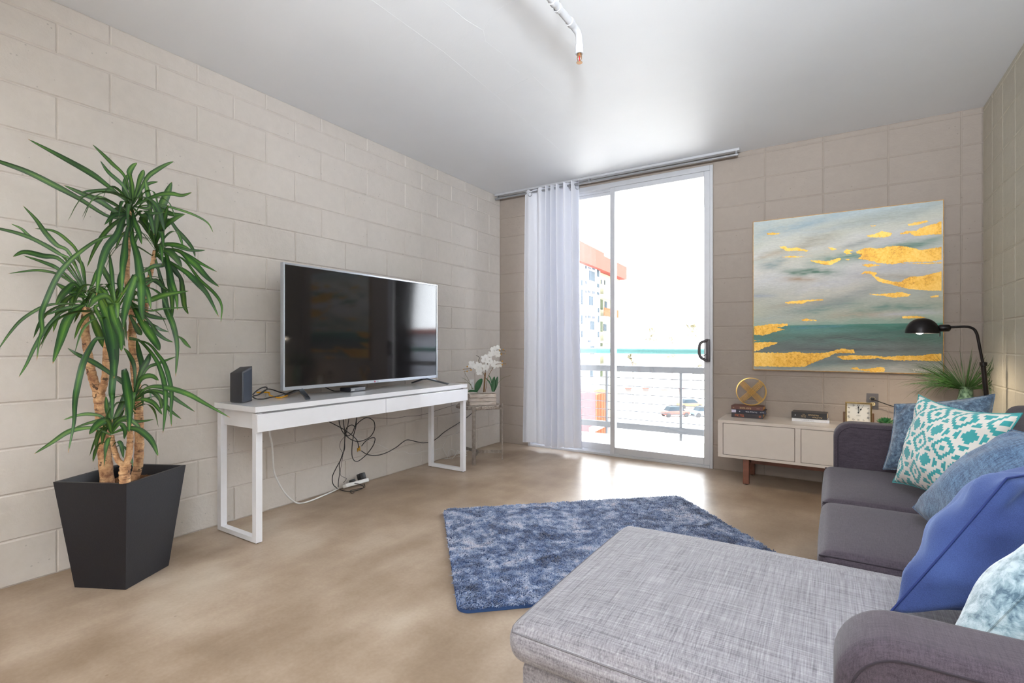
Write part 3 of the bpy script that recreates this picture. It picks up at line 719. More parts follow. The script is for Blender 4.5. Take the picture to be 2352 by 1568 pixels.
pl = thing('orchid_planter', pc, 'whitewashed wooden box planter with white orchids on round side table', 'potted plant')
t = NT('whitewashed_wood'); g = t.noise(1, 5, .6, t.coords((12, 12, 160)), dist=.5); t.color(t.ramp(g, [(.35, lin((176, 156, 144))), (.5, lin((212, 200, 190))), (.65, lin((228, 220, 212)))])); t.rough(.8); t.bump(g, .3, .004); ww = t.m
Mp = Matrix.Translation(pc) @ Matrix.Rotation(prz, 4, 'Z')
def inM(parent, name, fn, mat, Mx, **kw):
    bm = bmesh.new(); tm = bmesh.new(); fn(tm); merge(bm, tm, Mx); return add(name, bm, mat, parent, **kw)
def boxfn(tm):
    Lx, Ly = .122, .06
    for i in range(3):
        za, zb = .001 + i * .034, .032 + i * .034
        for s in (-1, 1):
            box(tm, -Lx, Lx, s * Ly - .006, s * Ly + .006, za, zb, .001); box(tm, s * Lx - .006, s * Lx + .006, -Ly + .006, Ly - .006, za, zb, .001)
    box(tm, -Lx, Lx, -Ly, Ly, .001, .01)
inM(pl, 'planter_box', boxfn, ww, Mp)
inM(pl, 'moss', lambda tm: box(tm, -.115, .115, -.053, .053, .07, .088, .004), simple('dark_moss', (58, 50, 34), .9, var=.4, vscale=80, bump=1), Mp)
o2 = lambda x, y: (1040 + x / 9.8, 780 + y / 9.8)
PD = (pc - _C).dot(_fw)
def op(x, y, d=0): return at(*o2(x, y), PD + d)
gr = simple('orchid_leaf', (38, 92, 50), .35, var=.2)
UV_ = {}
def apply_uv(bm):
    lay = bm.loops.layers.uv.new('UVMap')
    for f in bm.faces:
        for lp in f.loops:
            if lp.vert in UV_: lp[lay].uv = UV_[lp.vert]
    UV_.clear()
def blade(bm, pts, w, seg=14, fold=.25, up=None, tipw=.05, prof=None):
    P = smooth_path(pts, max(3, seg // (len(pts) - 1))); n = len(P) - 1; pr = None
    for i, p in enumerate(P):
        s = i / n; tdir = (P[min(i + 1, n)] - P[max(i - 1, 0)]).normalized()
        u = up if up is not None else (p - _leafc if _leafc is not None else Vector((0, 0, 1)))
        side = tdir.cross(u)
        if side.length < 1e-4: side = tdir.orthogonal()
        side.normalize(); nn = side.cross(tdir)
        ww_ = w * (prof(s) if prof else math.sin(PI * min(1, (.12 + .88 * s))) ** .7) / 2 + 1e-5
        c = bm.verts.new(p - nn * ww_ * fold); l = bm.verts.new(p - side * ww_); r = bm.verts.new(p + side * ww_)
        if pr:
            bm.faces.new((pr[0], pr[1], c, l)); bm.faces.new((pr[1], pr[2], r, c))
        UV_.update({l: (0, s), c: (.5, s), r: (1, s)})
        pr = (l, c, r)
_leafc = None
UVD = {}
toCam = lambda p: (_C - p).normalized()
bm = bmesh.new()
def oleaf(a, b, c, w, d0=0, d1=0, tilt=(0, 0, .5)):
    P = [op(*a, d0), op(*b, (d0 + d1) / 2), op(*c, d1)]
    blade(bm, P, w, 12, .25, up=(toCam(P[1]) + Vector(tilt)).normalized(), prof=lambda s: math.sin(PI * (.08 + .9 * s)) ** .6)
oleaf((520, 1160), (580, 1000), (660, 880), .075 * .75, -.02, -.03)
oleaf((560, 1170), (450, 1150), (340, 1170), .04, -.04, -.10, (0, 0, 1.5))
oleaf((900, 1170), (910, 1000), (935, 830), .038, 0, 0); oleaf((915, 1170), (970, 1000), (1010, 830), .034, .02, .03)
oleaf((890, 1120), (830, 960), (730, 850), .014, .02, .05); oleaf((890, 1050), (860, 900), (810, 790), .012, .02, .05)
add('leaves', bm, gr, pl, smooth=True, angle=80)
bm = bmesh.new()
tube(bm, smooth_path([op(700, 1180), op(712, 1000), op(722, 860), op(730, 740)], 5), .007, 8); tube(bm, smooth_path([op(735, 1180, .01), op(745, 1100, .01), op(790, 850, .01), op(890, 660, .02), op(960, 560, 0), op(1080, 540, -.02), op(1200, 540, -.02)], 5), .0022, 6)
add('bamboo_stake', bm, simple('bamboo', (120, 84, 36), .5, var=.3, vscale=120), pl, smooth=True)
bm = bmesh.new()
for pts, r in (([(724, 860), (690, 760), (600, 650), (450, 640), (330, 650), (235, 665)], .002), ([(724, 860), (740, 700), (790, 500), (850, 330), (1000, 230), (1140, 240), (1190, 260)], .002), ([(450, 640), (390, 690), (320, 700), (255, 720)], .0014), ([(620, 540), (580, 470), (600, 400), (525, 350)], .0022), ([(1040, 250), (1100, 310), (1175, 315)], .0014)):
    tube(bm, smooth_path([op(*p, .01) for p in pts], 5), r, 6)
add('stem', bm, simple('orchid_stem', (84, 80, 60), .6), pl, smooth=True)
bm = bmesh.new()
for pts in ([(440, 1110), (350, 900), (265, 740)], [(460, 1110), (330, 930), (200, 850)], [(470, 1110), (500, 950), (490, 740)], [(1000, 1000), (1130, 860), (1310, 800)], [(430, 1110), (380, 980), (60, 960)], [(450, 1110), (420, 1060), (400, 1000)]):
    bm = bmesh.new(); tube(bm, smooth_path([op(*p, .02) for p in pts], 5), [.0015] * 10 + [.0006], 5); add('grass_stem', bm, simple('dry_grass', (110, 112, 80), .7), pl)
pet = NT('orchid_petal'); pet.color(lin((240, 240, 238))); pet.rough(.6); pet.b.inputs['Subsurface Weight'].default_value = .15; pet.b.inputs['Subsurface Radius'].default_value = (.01, .01, .008)
random.seed(11)
ybulb = simple('orchid_bud', (212, 150, 40), .45, var=.2, vscale=200)
def orchid(x, y, d, ang, size):
    c = op(x, y, d); n = (toCam(c) + Vector((math.sin(ang) * .6, math.cos(ang) * .4, random.uniform(-.3, .3)))).normalized()
    s = n.orthogonal().normalized(); t2 = n.cross(s); bm = bmesh.new()
    for k in range(5):
        a = ang + 2 * PI * k / 5; d1 = s * math.cos(a) + t2 * math.sin(a)
        size = size * (1.2 if k == 0 else 1); wd_ = size * (.60 if k in (1, 4) else .36)
        blade(bm, [c, c + d1 * size * .25 + n * .004, c + d1 * size * .58 - n * .003], wd_, 8, .12, up=n, prof=lambda q: math.sin(PI * (.12 + .8 * q)) ** .6)
    sphere(bm, c + n * .005, size * .07, 8)
    add('flower', bm, pet.m, pl, smooth=True, angle=80)
for (x, y, d, a, sz) in ((430, 560, 0, .3, .056), (570, 610, -.02, 1.1, .07), (600, 720, .0, 2.0, .05), (740, 620, -.02, .7, .055), (725, 430, .0, 1.9, .06), (820, 480, -.02, .2, .06), (960, 560, 0, 1.2, .062), (930, 250, 0, .5, .062), (990, 210, .02, 2.4, .056), (860, 330, -.01, 1.5, .05), (1060, 560, .02, .9, .045), (1000, 320, .01, 3, .05)): orchid(x, y, d, a, sz)
for (x, y, d, r) in ((325, 605, 0, .0042), (410, 680, 0, .0042), (322, 710, 0, .0038), (240, 668, 0, .0022), (255, 718, 0, .002), (1052, 232, 0, .0038), (1138, 222, 0, .0038), (1095, 322, 0, .004), (1178, 315, 0, .0022), (1192, 258, 0, .0015), (1115, 482, 0, .004), (1112, 560, 0, .004), (1190, 545, 0, .0022)):
    bm = bmesh.new(); sphere(bm, op(x, y, d), r * 1.7, 10); add('bud', bm, ybulb, pl, smooth=True)

# ------------------------------------------------------------------ tall potted dracaena
pot_c = Vector((.303, 1.016, 0)); prot = R(27); bs, ts, ph = .122, .172, .478
ptl = thing('potted_dracaena', pot_c, 'tall dracaena plant with bare canes in a square tapered black planter', 'potted plant')
ux = Vector((math.cos(prot), math.sin(prot), 0)); uy = Vector((-math.sin(prot), math.cos(prot), 0))
pot_x = pot_c
def quad(bm, h, z): return [bm.verts.new(pot_x + ux * a * h + uy * b * h + Vector((0, 0, z))) for a, b in ((-1, -1), (1, -1), (1, 1), (-1, 1))]
bm = bmesh.new(); q0 = quad(bm, bs, .001); q1 = quad(bm, ts, ph); q2 = quad(bm, ts - .014, ph); q3 = quad(bm, ts - .04, ph - .13)
bm.faces.new(q0[::-1])
for A_, B_ in ((q0, q1), (q1, q2), (q2, q3)):
    for i in range(4): bm.faces.new((A_[i], A_[(i + 1) % 4], B_[(i + 1) % 4], B_[i]))
bm.faces.new(q3)
es = [e for e in bm.edges if len(e.link_faces) == 2 and e.calc_face_angle(0) > .5]
bmesh.ops.bevel(bm, geom=es, offset=.0025, segments=2, affect='EDGES', profile=.5)
add('pot', bm, simple('black_pot', (22, 24, 32), .42, var=.08, vscale=60, bump=.15, bscale=200), ptl)
bm = bmesh.new(); random.seed(4); g = 26; gv = []
for i in range(g + 1):
    row = []
    for j in range(g + 1):
        a = -1 + 2 * i / g; b = -1 + 2 * j / g; hh = ts - .028
        z = ph - .062 + .02 * max(0, (a + b) / 2 + .2) + random.uniform(-.006, .006); row.append(bm.verts.new(pot_x + ux * a * hh + uy * b * hh + Vector((0, 0, z))))
    gv.append(row)
for i in range(g):
    for j in range(g): bm.faces.new((gv[i][j], gv[i + 1][j], gv[i + 1][j + 1], gv[i][j + 1]))
for k in range(90):
    a, b = random.uniform(-.1, .9), random.uniform(-.9, .9); hh = ts - .035; p = pot_x + ux * a * hh + uy * b * hh + Vector((0, 0, ph - .045 + .015 * a))
    d = Vector((random.uniform(-1, 1), random.uniform(-1, 1), random.uniform(-.1, .6))).normalized() * random.uniform(.01, .03)
    tube(bm, [p, p + d * .5 + Vector((0, 0, .003)), p + d], .0009, 4)
add('soil', bm, simple('mulch', (104, 72, 46), .95, var=.45, vscale=90, bump=1, bscale=120), ptl)
t = NT('cane_bark'); f = t.noise(28, 5, .7); g2 = t.noise(1, 3, .5, t.coords((9, 9, 110)), dist=1.5)
col = t.ramp(f, [(.35, lin((138, 96, 68))), (.5, lin((192, 148, 108))), (.68, lin((226, 188, 144)))])
col = t.mix(t.ramp(g2, [(.34, (.8, .8, .8, 1)), (.42, (0, 0, 0, 1))]), col, lin((92, 64, 48)))
sp_ = t.noise(46, 3, .5); col = t.mix(t.ramp(sp_, [(.63, (0, 0, 0, 1)), (.67, (.85, .85, .85, 1))]), col, lin((58, 40, 32)))
t.color(col); t.rough(.75); t.bump(g2, .5, .006); cane_m = t.m
def cane(pxs, d0, d1, r0, r1, name='cane'):
    n = len(pxs); pts = [at(u, v, d0 + (d1 - d0) * i / (n - 1)) for i, (u, v) in enumerate(pxs)]
    P = smooth_path(pts, 8); m = len(P); bm = bmesh.new()
    tube(bm, P, [(r0 + (r1 - r0) * i / (m - 1)) * (1 + .05 * math.sin(i * 1.7) + random.uniform(-.02, .02)) for i in range(m)], 12); add(name, bm, cane_m, ptl, smooth=True, angle=70)
    return pts
dA, dB, dC = 2.27, 2.16, 2.36
cane([(247, 1112), (240, 1040), (236, 980), (231, 930), (226, 902)], dA, dA - .02, .026, .022)
cane([(226, 906), (214, 870), (207, 840), (199, 790), (195, 740), (199, 705)], dA - .02, dA - .06, .018, .014)
cane([(230, 905), (238, 885), (243, 850), (245, 800), (255, 750), (264, 715)], dA - .02, dA - .10, .015, .011)
cane([(287, 1108), (286, 1085), (289, 1064)], dB, dB, .020, .021)
cane([(287, 1068), (272, 1058), (262, 1030), (256, 1000)], dB, dB - .02, .012, .009)
cane([(290, 1068), (297, 1040), (299, 1000), (297, 960), (290, 930)], dB, dB + .03, .013, .011)
cane([(308, 1102), (317, 1070), (320, 1020), (319, 960), (315, 900), (311, 860), (306, 800), (302, 760)], dC, dC - .03, .019, .017)
cane([(302, 765), (304, 735), (298, 690), (291, 630), (294, 560), (303, 480)], dC - .03, dC - .1, .014, .010)
cane([(304, 765), (322, 745), (334, 715), (338, 660), (348, 620), (356, 575)], dC - .03, dC + .02, .012, .009)
t = NT('dracaena_leaf')
tcu = t.n.new('ShaderNodeTexCoord'); sxu = t.n.new('ShaderNodeSeparateXYZ'); t.link(tcu.outputs['UV'], sxu.inputs[0])
ctr_ = t.math('SUBTRACT', 1.0, t.math('MULTIPLY', t.math('ABSOLUTE', t.math('SUBTRACT', sxu.outputs[0], .5)), 2.0))
big = t.noise(4.5, 2); uvn = t.noise(1, 2, .5, t.coords((26, 1.2, 1), 'UV'))
kq = t.math('ADD', t.math('MULTIPLY', ctr_, .30), t.math('ADD', t.math('MULTIPLY', uvn, .34), t.math('MULTIPLY', big, .62)))
col = t.ramp(kq, [(.46, lin((22, 46, 34))), (.60, lin((38, 76, 42))), (.72, lin((66, 112, 46))), (.84, lin((112, 152, 66)))])
col = t.mix(t.ramp(sxu.outputs[1], [(.975, (0, 0, 0, 1)), (.99, (1, 1, 1, 1))]), col, lin((190, 130, 80)))
t.color(col); t.rough(.34); t.b.inputs['Specular IOR Level'].default_value = .55
t.bump(uvn, .3, .002)
tr = t.n.new('ShaderNodeBsdfTranslucent'); tr.inputs[0].default_value = lin((96, 150, 50)); mx = t.n.new('ShaderNodeMixShader'); mx.inputs[0].default_value = .12
t.link(t.b.outputs[0], mx.inputs[1]); t.link(tr.outputs[0], mx.inputs[2]); t.link(mx.outputs[0], t.out.inputs[0]); leaf_m = t.m
K3 = lambda x, y: (x / 4.613, 300 + y / 4.613)
K4 = lambda x, y: (240 + x / 5.057, 330 + y / 5.057)
K5 = lambda x, y: (x / 5.058, 600 + y / 5.058)
K6 = lambda x, y: (240 + x / 5.057, 600 + y / 5.057)
K7 = lambda x, y: (70 + x / 5.113, 850 + y / 5.113)
def k(K, *pts): return [K(*p) for p in pts]
heads = {'H1': (at(305, 470, 2.26), []), 'H2': (at(357, 560, 2.38), []), 'H3': (at(198, 680, 2.21), []), 'H4': (at(265, 705, 2.17), []), 'H5': (at(311, 915, 2.2), []), 'H6': (at(257, 992, 2.14), []), 'H7': (at(300, 660, 2.27), [])}
LV = [
('H1', k(K3, (1400, 800), (1150, 590), (960, 450), (640, 270), (290, 85)), 75, -.05),
('H1', k(K3, (1390, 960), (1170, 915), (840, 720), (600, 590), (300, 440), (0, 330), (-180, 270)), 72, -.22),
('H1', k(K3, (1400, 800), (1330, 500), (1190, 350), (1080, 240), (980, 145)), 45, .1),
('H1', k(K3, (1400, 790), (1310, 590), (1150, 440), (1060, 315)), 50, -.1),
('H1', k(K3, (1400, 780), (1300, 710), (1180, 640), (1080, 635), (960, 640), (860, 650)), 50, -.1),
('H1', k(K3, (1380, 860), (1290, 820), (1110, 725), (1000, 700), (780, 700)), 45, .1),
('H1', k(K3, (1390, 960), (1250, 870), (1050, 740), (880, 670), (670, 575)), 70, -.12),
('H1', k(K3, (1380, 930), (1290, 880), (1200, 900), (1105, 1000)), 55, -.15),
('H1', k(K3, (1390, 1000), (1290, 930), (1130, 1060), (1010, 1240), (920, 1450)), 52, .1),
('H1', k(K3, (1390, 980), (1310, 930), (1240, 1100), (1130, 1250)) + k(K5, (1160, 100), (1120, 400)), 85, -.25),
('H3', k(K3, (900, 1640), (770, 1390), (620, 1300), (400, 1170), (200, 1090), (0, 1040), (-200, 1000)), 50, -.15),
('H3', k(K3, (900, 1640), (720, 1390), (560, 1250), (330, 1130), (230, 1040), (115, 985)), 40, -.05),
('H3', k(K3, (900, 1640), (740, 1300), (600, 1210), (480, 1080), (380, 940), (240, 790)), 60, -.1),
('H3', k(K3, (900, 1640), (830, 1310), (700, 1150), (560, 1060), (365, 1035)), 40, .1),
('H3', k(K3, (900, 1660), (650, 1375), (450, 1325), (260, 1285), (135, 1335)), 66, -.2),
('H3', k(K3, (900, 1680), (640, 1480), (480, 1400), (240, 1320)), 50, -.1),
('H3', k(K3, (900, 1700), (650, 1540), (500, 1490), (350, 1480), (80, 1515)), 36, .1),
('H3', k(K3, (920, 1640), (860, 1400), (700, 1290)) , 40, .1),
('H1', k(K3, (1390, 1120), (1200, 1110), (1050, 1150), (880, 1260), (720, 1400), (600, 1560)) + k(K5, (540, 450), (480, 620), (490, 800), (460, 900), (425, 1160)), 62, -.3),
('H3', k(K5, (1000, 480), (800, 490), (600, 500), (450, 550), (250, 680), (100, 850), (-30, 1040)), 40, -.12),
('H3', k(K5, (990, 560), (870, 520), (700, 560), (530, 630)), 46, -.1),
('H3', k(K5, (990, 560), (860, 540), (700, 600), (530, 790), (410, 980), (310, 1190), (215, 1350)), 46, -.2),
('H3', k(K5, (980, 560), (890, 560), (780, 690), (700, 920), (612, 1190)), 105, -.22),
('H3', k(K5, (1080, 440), (900, 390), (780, 330), (640, 245)), 78, .05),
('H3', k(K5, (990, 420), (870, 265), (770, 340), (700, 420), (645, 510)), 78, -.2),
('H3', k(K5, (1010, 540), (1090, 690), (1160, 870), (1215, 1020)), 85, .08),
('H3', k(K5, (1000, 330), (930, 280), (800, 210), (700, 150)), 40, .1),
('H3', k(K5, (1010, 380), (1080, 250), (1130, 120), (1200, 0)), 45, .1),
('H4', k(K5, (1340, 480), (1180, 450), (1250, 650), (1310, 900), (1330, 1150), (1325, 1360)), 120, -.18),
('H4', k(K5, (1330, 500), (1110, 520), (1190, 700), (1260, 920), (1320, 1180), (1300, 1500)) + k(K7, (960, 350), (960, 620)), 80, -.28),
('H4', k(K5, (1330, 500), (1290, 520), (1340, 700), (1400, 850), (1410, 1050)), 105, -.25),
('H4', k(K5, (1340, 480), (1570, 170), (1500, 400), (1450, 600), (1430, 780)), 88, -.25),
('H4', k(K5, (1340, 470), (1280, 250), (1200, 90), (1150, -30)), 62, .12),
('H4', k(K5, (1340, 470), (1310, 250), (1290, 60), (1270, -120)), 50, .05),
('H4', k(K5, (1340, 500), (1240, 860), (1120, 900), (1040, 1020), (960, 1200), (890, 1500)) + k(K7, (520, 400), (510, 620), (440, 980)), 72, -.35),
('H5', k(K5, (1550, 1500), (1300, 1315), (1100, 1180), (900, 1080), (780, 1005)), 68, -.15),
('H4', k(K5, (1330, 480), (1240, 400), (1110, 440), (1030, 545)), 80, -.22),
('H4', k(K5, (1340, 480), (1410, 380), (1390, 220), (1430, 40)), 60, .1),
('H1', k(K4, (310, 900), (320, 1080), (380, 1300), (420, 1560)) + k(K6, (430, 300), (430, 550), (455, 700)), 100, -.3),
('H1', k(K4, (300, 900), (250, 1080), (230, 1300)) + k(K6, (210, 80), (200, 390)), 78, -.2),
('H1', k(K4, (330, 690), (300, 400), (290, 330), (330, 260), (380, 220)), 60, .05),
('H1', k(K4, (330, 690), (325, 520), (300, 340)), 46, -.05),
('H1', k(K4, (330, 690), (400, 450), (440, 350), (455, 300)), 60, .0),
('H1', k(K4, (340, 700), (250, 620), (240, 450), (290, 330)), 60, .1),
('H1', k(K4, (340, 700), (410, 560), (500, 390), (600, 310), (720, 240), (805, 205)), 54, .06),
('H1', k(K4, (340, 700), (430, 520), (520, 460), (625, 440)), 44, .1),
('H1', k(K4, (340, 740), (480, 650), (640, 590), (780, 580), (900, 600), (1015, 565)), 56, -.1),
('H1', k(K4, (340, 740), (520, 740), (500, 560), (460, 370)), 60, .02),
('H1', k(K4, (340, 760), (480, 715), (640, 710), (850, 760), (1050, 830), (1200, 920), (1265, 1035)), 30, .1),
('H1', k(K4, (340, 760), (420, 640), (400, 500), (420, 430)), 54, .1),
('H1', k(K4, (330, 760), (430, 830), (520, 810), (700, 800)), 50, -.15),
('H1', k(K4, (320, 800), (350, 900), (400, 1030), (435, 1170)), 66, -.15),
('H2', k(K4, (600, 1130), (620, 850), (720, 600), (785, 440)), 90, .05),
('H2', k(K4, (600, 1100), (530, 750), (650, 770), (800, 820), (940, 820)), 70, .02),
('H2', k(K4, (600, 1150), (700, 960), (820, 870), (940, 815)), 68, -.12),
('H2', k(K4, (590, 1130), (470, 940), (470, 850), (600, 800)), 95, -.1),
('H2', k(K4, (600, 1120), (650, 1000), (690, 880), (740, 710)), 76, -.1),
('H2', k(K4, (600, 1150), (720, 880), (850, 1010), (960, 1130), (1030, 1230), (1055, 1320)), 50, .1),
('H2', k(K4, (590, 1190), (720, 1165), (870, 1180), (990, 1220)), 60, -.1),
('H2', k(K4, (600, 1200), (760, 1180), (960, 1230), (1080, 1240), (1175, 1235)), 38, .1),
('H2', k(K4, (590, 1240), (800, 1230), (950, 1290), (1120, 1390), (1310, 1490)), 52, -.05),
('H2', k(K4, (590, 1260), (850, 1240), (980, 1340), (1080, 1430), (1200, 1560), (1335, 1665)), 78, -.15),
('H2', k(K4, (590, 1300), (720, 1240), (820, 1320), (895, 1440)), 105, -.2),
('H2', k(K4, (590, 1330), (800, 1400), (960, 1500), (1100, 1640), (1200, 1760), (1330, 2015)), 72, -.25),
('H2', k(K4, (600, 1280), (900, 1330), (1100, 1570), (1280, 1740), (1360, 1880), (1350, 2080)), 40, -.12),
('H2', k(K4, (600, 1240), (700, 1250), (740, 1400), (780, 1600), (830, 1750), (850, 1935)), 66, -.22),
('H2', k(K6, (560, -20), (640, 150), (690, 350), (720, 550), (800, 750), (845, 1000), (825, 1345)), 70, -.12),
('H2', k(K6, (580, -20), (720, 50), (760, 250), (785, 450), (785, 690)), 66, .05),
('H2', k(K6, (580, -20), (770, 50), (850, 150), (925, 240)), 60, .05),
('H2', k(K6, (590, -20), (860, 150), (910, 370), (930, 520), (975, 615)), 62, .1),
('H2', k(K6, (590, -20), (700, 30), (560, 60), (440, 140)), 56, -.25),
('H7', k(K6, (290, 520), (480, 460), (700, 390), (985, 342)), 68, -.1),
('H7', k(K6, (290, 560), (500, 570), (700, 548), (1000, 533)), 26, .02),
('H7', k(K6, (290, 560), (480, 610), (600, 650), (730, 672)), 60, .06),
('H7', k(K6, (290, 540), (400, 650), (500, 800), (600, 950), (640, 1040)), 98, -.2),
('H7', k(K6, (300, 600), (520, 700), (600, 820), (700, 900), (800, 940)), 50, .06),
('H7', k(K6, (300, 620), (560, 740), (650, 790), (750, 820)), 44, .1),
('H7', k(K6, (300, 400), (420, 250), (540, 210), (700, 320)), 50, .05),
('H7', k(K6, (300, 520), (560, 220), (680, 300), (760, 360)), 50, .08),
('H7', k(K6, (290, 620), (390, 800), (430, 860)), 70, .02),
('H7', k(K6, (280, 900), (500, 950), (620, 1080), (700, 1200), (760, 1400), (780, 1560)) + k(K7, (1650, 480), (1655, 665)), 52, -.25),
('H7', k(K6, (280, 880), (420, 930), (590, 1130), (680, 1350), (710, 1560)) + k(K7, (1580, 500), (1555, 745)), 56, -.3),
('H7', k(K6, (840, 860), (900, 900), (950, 960), (1003, 1008)), 44, -.2),
('H5', k(K6, (330, 1560), (420, 1300), (500, 1150), (525, 1065)), 68, .06),
('H5', k(K6, (330, 1560), (420, 1370), (540, 1330), (632, 1385)), 68, -.06),
('H5', k(K6, (350, 1560), (480, 1260), (640, 1180), (845, 1100)), 44, .08),
('H5', k(K6, (340, 1560), (350, 1250), (290, 1090), (220, 1000)), 50, .06),
('H5', k(K6, (340, 1560), (430, 1250), (400, 1050), (370, 900)), 60, .1),
('H5', k(K7, (1220, 360), (1330, 230), (1450, 190), (1650, 215), (1850, 280), (2050, 390), (2350, 560)), 66, -.25),
('H5', k(K7, (1220, 360), (1400, 240), (1600, 280), (1750, 370), (1935, 490)), 54, .0),
('H5', k(K7, (1220, 380), (1330, 340), (1450, 390), (1550, 525)), 60, -.12),
('H5', k(K7, (1220, 360), (1400, 250), (1550, 370), (1650, 480), (1775, 575)), 48, .08),
('H5', k(K7, (1220, 360), (1380, 240), (1500, 300), (1540, 430), (1500, 440)), 40, .0),
('H5', k(K7, (1200, 360), (1110, 0), (1130, 200), (1165, 450), (1155, 745)), 92, -.3),
('H5', k(K7, (1210, 360), (1150, 230), (1080, 120), (960, 40)), 50, .1),
('H6', k(K7, (950, 770), (1000, 560), (1080, 400), (1130, 250), (1180, 130)), 76, .08),
('H6', k(K7, (950, 770), (930, 560), (900, 430), (885, 300)), 60, .06),
('H6', k(K7, (950, 770), (860, 560), (700, 515), (550, 530), (380, 585)), 44, -.05),
('H6', k(K7, (950, 770), (860, 600), (720, 610), (520, 672)), 48, .08),
('H6', k(K7, (940, 780), (750, 680), (560, 690), (420, 735), (250, 850), (40, 985)), 62, -.15),
('H6', k(K7, (950, 750), (900, 590), (790, 640), (690, 755)), 100, -.15),
('H6', k(K7, (950, 750), (1050, 630), (1110, 700), (1100, 812)), 54, -.1),
('H6', k(K7, (950, 740), (1060, 600), (1200, 600), (1320, 598), (1455, 575)), 38, .1),
('H6', k(K7, (950, 760), (1100, 690), (1250, 690), (1380, 780), (1450, 880), (1500, 1010)), 74, -.08),
('H6', k(K7, (950, 740), (1030, 560), (1100, 460)), 56, .05),
('H6', k(K7, (950, 740), (1000, 620), (1120, 560), (1250, 640), (1300, 730)), 54, .0),
]
scl = {id(K3): 4.613}
UV_.clear()
bms = {h: bmesh.new() for h in heads}
def clampx(p):
    if p.x < .025:                       # keep a leaf in front of the wall
        d = p - _C; p = _C + d * ((.025 - CX) / d.x)
    return p
for n_, (hk, px, wpx, dd) in enumerate(LV):
    hc = heads[hk][0]; hd_ = (hc - _C).dot(_fw); n = len(px); pts = []
    for i, (u, v) in enumerate(px):
        s = i / (n - 1); pts.append(clampx(at(u, v, hd_ + dd * s ** 1.2)))
    pts[0] = hc.lerp(pts[0], .6) if (hc - pts[0]).length < .12 else pts[0]
    w = wpx * .93 / 5.0 / F_PX * (hd_ + dd * .5)
    _leafc = None
    mid = pts[len(pts) // 2]
    up = (toCam(mid) * 1.2 + Vector((random.uniform(-.25, .25), random.uniform(-.25, .25), .22))).normalized()
    P = pts
    bmx = bms[hk]; sgn = random.choice((-1, 1)); amp = random.uniform(0, .5)
    PP = smooth_path(P, 5); m = len(PP) - 1; pr = None
    for i, p in enumerate(PP):
        s = i / m; td = (PP[min(i + 1, m)] - PP[max(i - 1, 0)]).normalized(); side = td.cross(up)
        if side.length < .05: side = td.cross(Vector((.3, -.9, .2)))
        side.normalize(); tw = sgn * amp * (s - .3) * 1.6; side = Quaternion(td, tw) @ side; nn = side.cross(td)
        prof = min(1, .28 + 1.5 * s) if s < .48 else math.cos((s - .48) / .52 * PI / 2) ** .62
        hw = w * prof / 2 + 2e-5
        c_ = bmx.verts.new(p - nn * hw * .28); l_ = bmx.verts.new(p - side * hw); r_ = bmx.verts.new(p + side * hw)
        if pr: bmx.faces.new((pr[0], pr[1], c_, l_)); bmx.faces.new((pr[1], pr[2], r_, c_))
        UV_.update({l_: (0, s), c_: (.5, s), r_: (1, s)})
        pr = (l_, c_, r_)
random.seed(21)
for hk, cnt, ln in (('H1', 16, .2), ('H2', 12, .2), ('H3', 14, .18), ('H4', 14, .2), ('H5', 10, .16), ('H6', 6, .1), ('H7', 12, .17)):
    hc = heads[hk][0]; bmx = bms[hk]
    for i in range(cnt):
        a = random.uniform(0, 2 * PI); el = random.uniform(-.2, 1.1); L = ln * random.uniform(.7, 1.25); d = Vector((math.cos(a) * math.cos(el), math.sin(a) * math.cos(el), math.sin(el)))
        p0 = hc + Vector((0, 0, random.uniform(-.07, .03))); P = [p0, p0 + d * L * .45, p0 + d * L * .8 - Vector((0, 0, .03 + L * .1)), p0 + d * L - Vector((0, 0, .08 + L * .35))]
        P = [clampx(p) for p in P]
        blade(bmx, P, random.uniform(.018, .026), 12, .28, up=Vector((d.y * .2, -d.x * .2, 1)), prof=lambda s: min(1, .3 + 1.5 * s) if s < .5 else math.cos((s - .5) / .5 * PI / 2) ** .65)
UV_all = dict(UV_)
for hk in heads:
    UV_.clear(); UV_.update(UV_all); apply_uv(bms[hk])
for hk in heads: add('leaf_crown', bms[hk], leaf_m, ptl, smooth=True, angle=85)
tips = bmesh.new()

# ------------------------------------------------------------------ sofa with chaise
dark = m_weave('charcoal_fabric', (82, 72, 82), (52, 44, 54), 420, sheen=.12, bump=.3, amt=.5)
light = None
t = NT('light_grey_linen')
fx = t.noise(1, 2, .5, t.coords((9, 360, 200))); fy = t.noise(1, 2, .5, t.coords((360, 9, 200)))
hx = t.noise(1, 2, .5, t.coords((5, 170, 60))); hy = t.noise(1, 2, .5, t.coords((170, 5, 60)))
kk = t.math('ADD', t.math('MULTIPLY', t.math('ADD', fx, fy), .36), t.math('MULTIPLY', t.math('ADD', hx, hy), .14))
t.color(t.ramp(kk, [(.38, lin((106, 103, 109))), (.47, lin((134, 131, 137))), (.55, lin((150, 147, 153))), (.66, lin((174, 171, 176)))])); t.rough(.85); t.b.inputs['Sheen Weight'].default_value = .15
t.bump(t.math('ADD', fx, fy), .35, .002); light = t.m
so = thing('sectional_sofa', (3.3, 2.1, 0), 'charcoal sofa along right wall with a light grey chaise at near end', 'sofa')
pipe = simple('piping', (48, 42, 50), .9); pipeL = simple('piping_light', (118, 115, 121), .9)
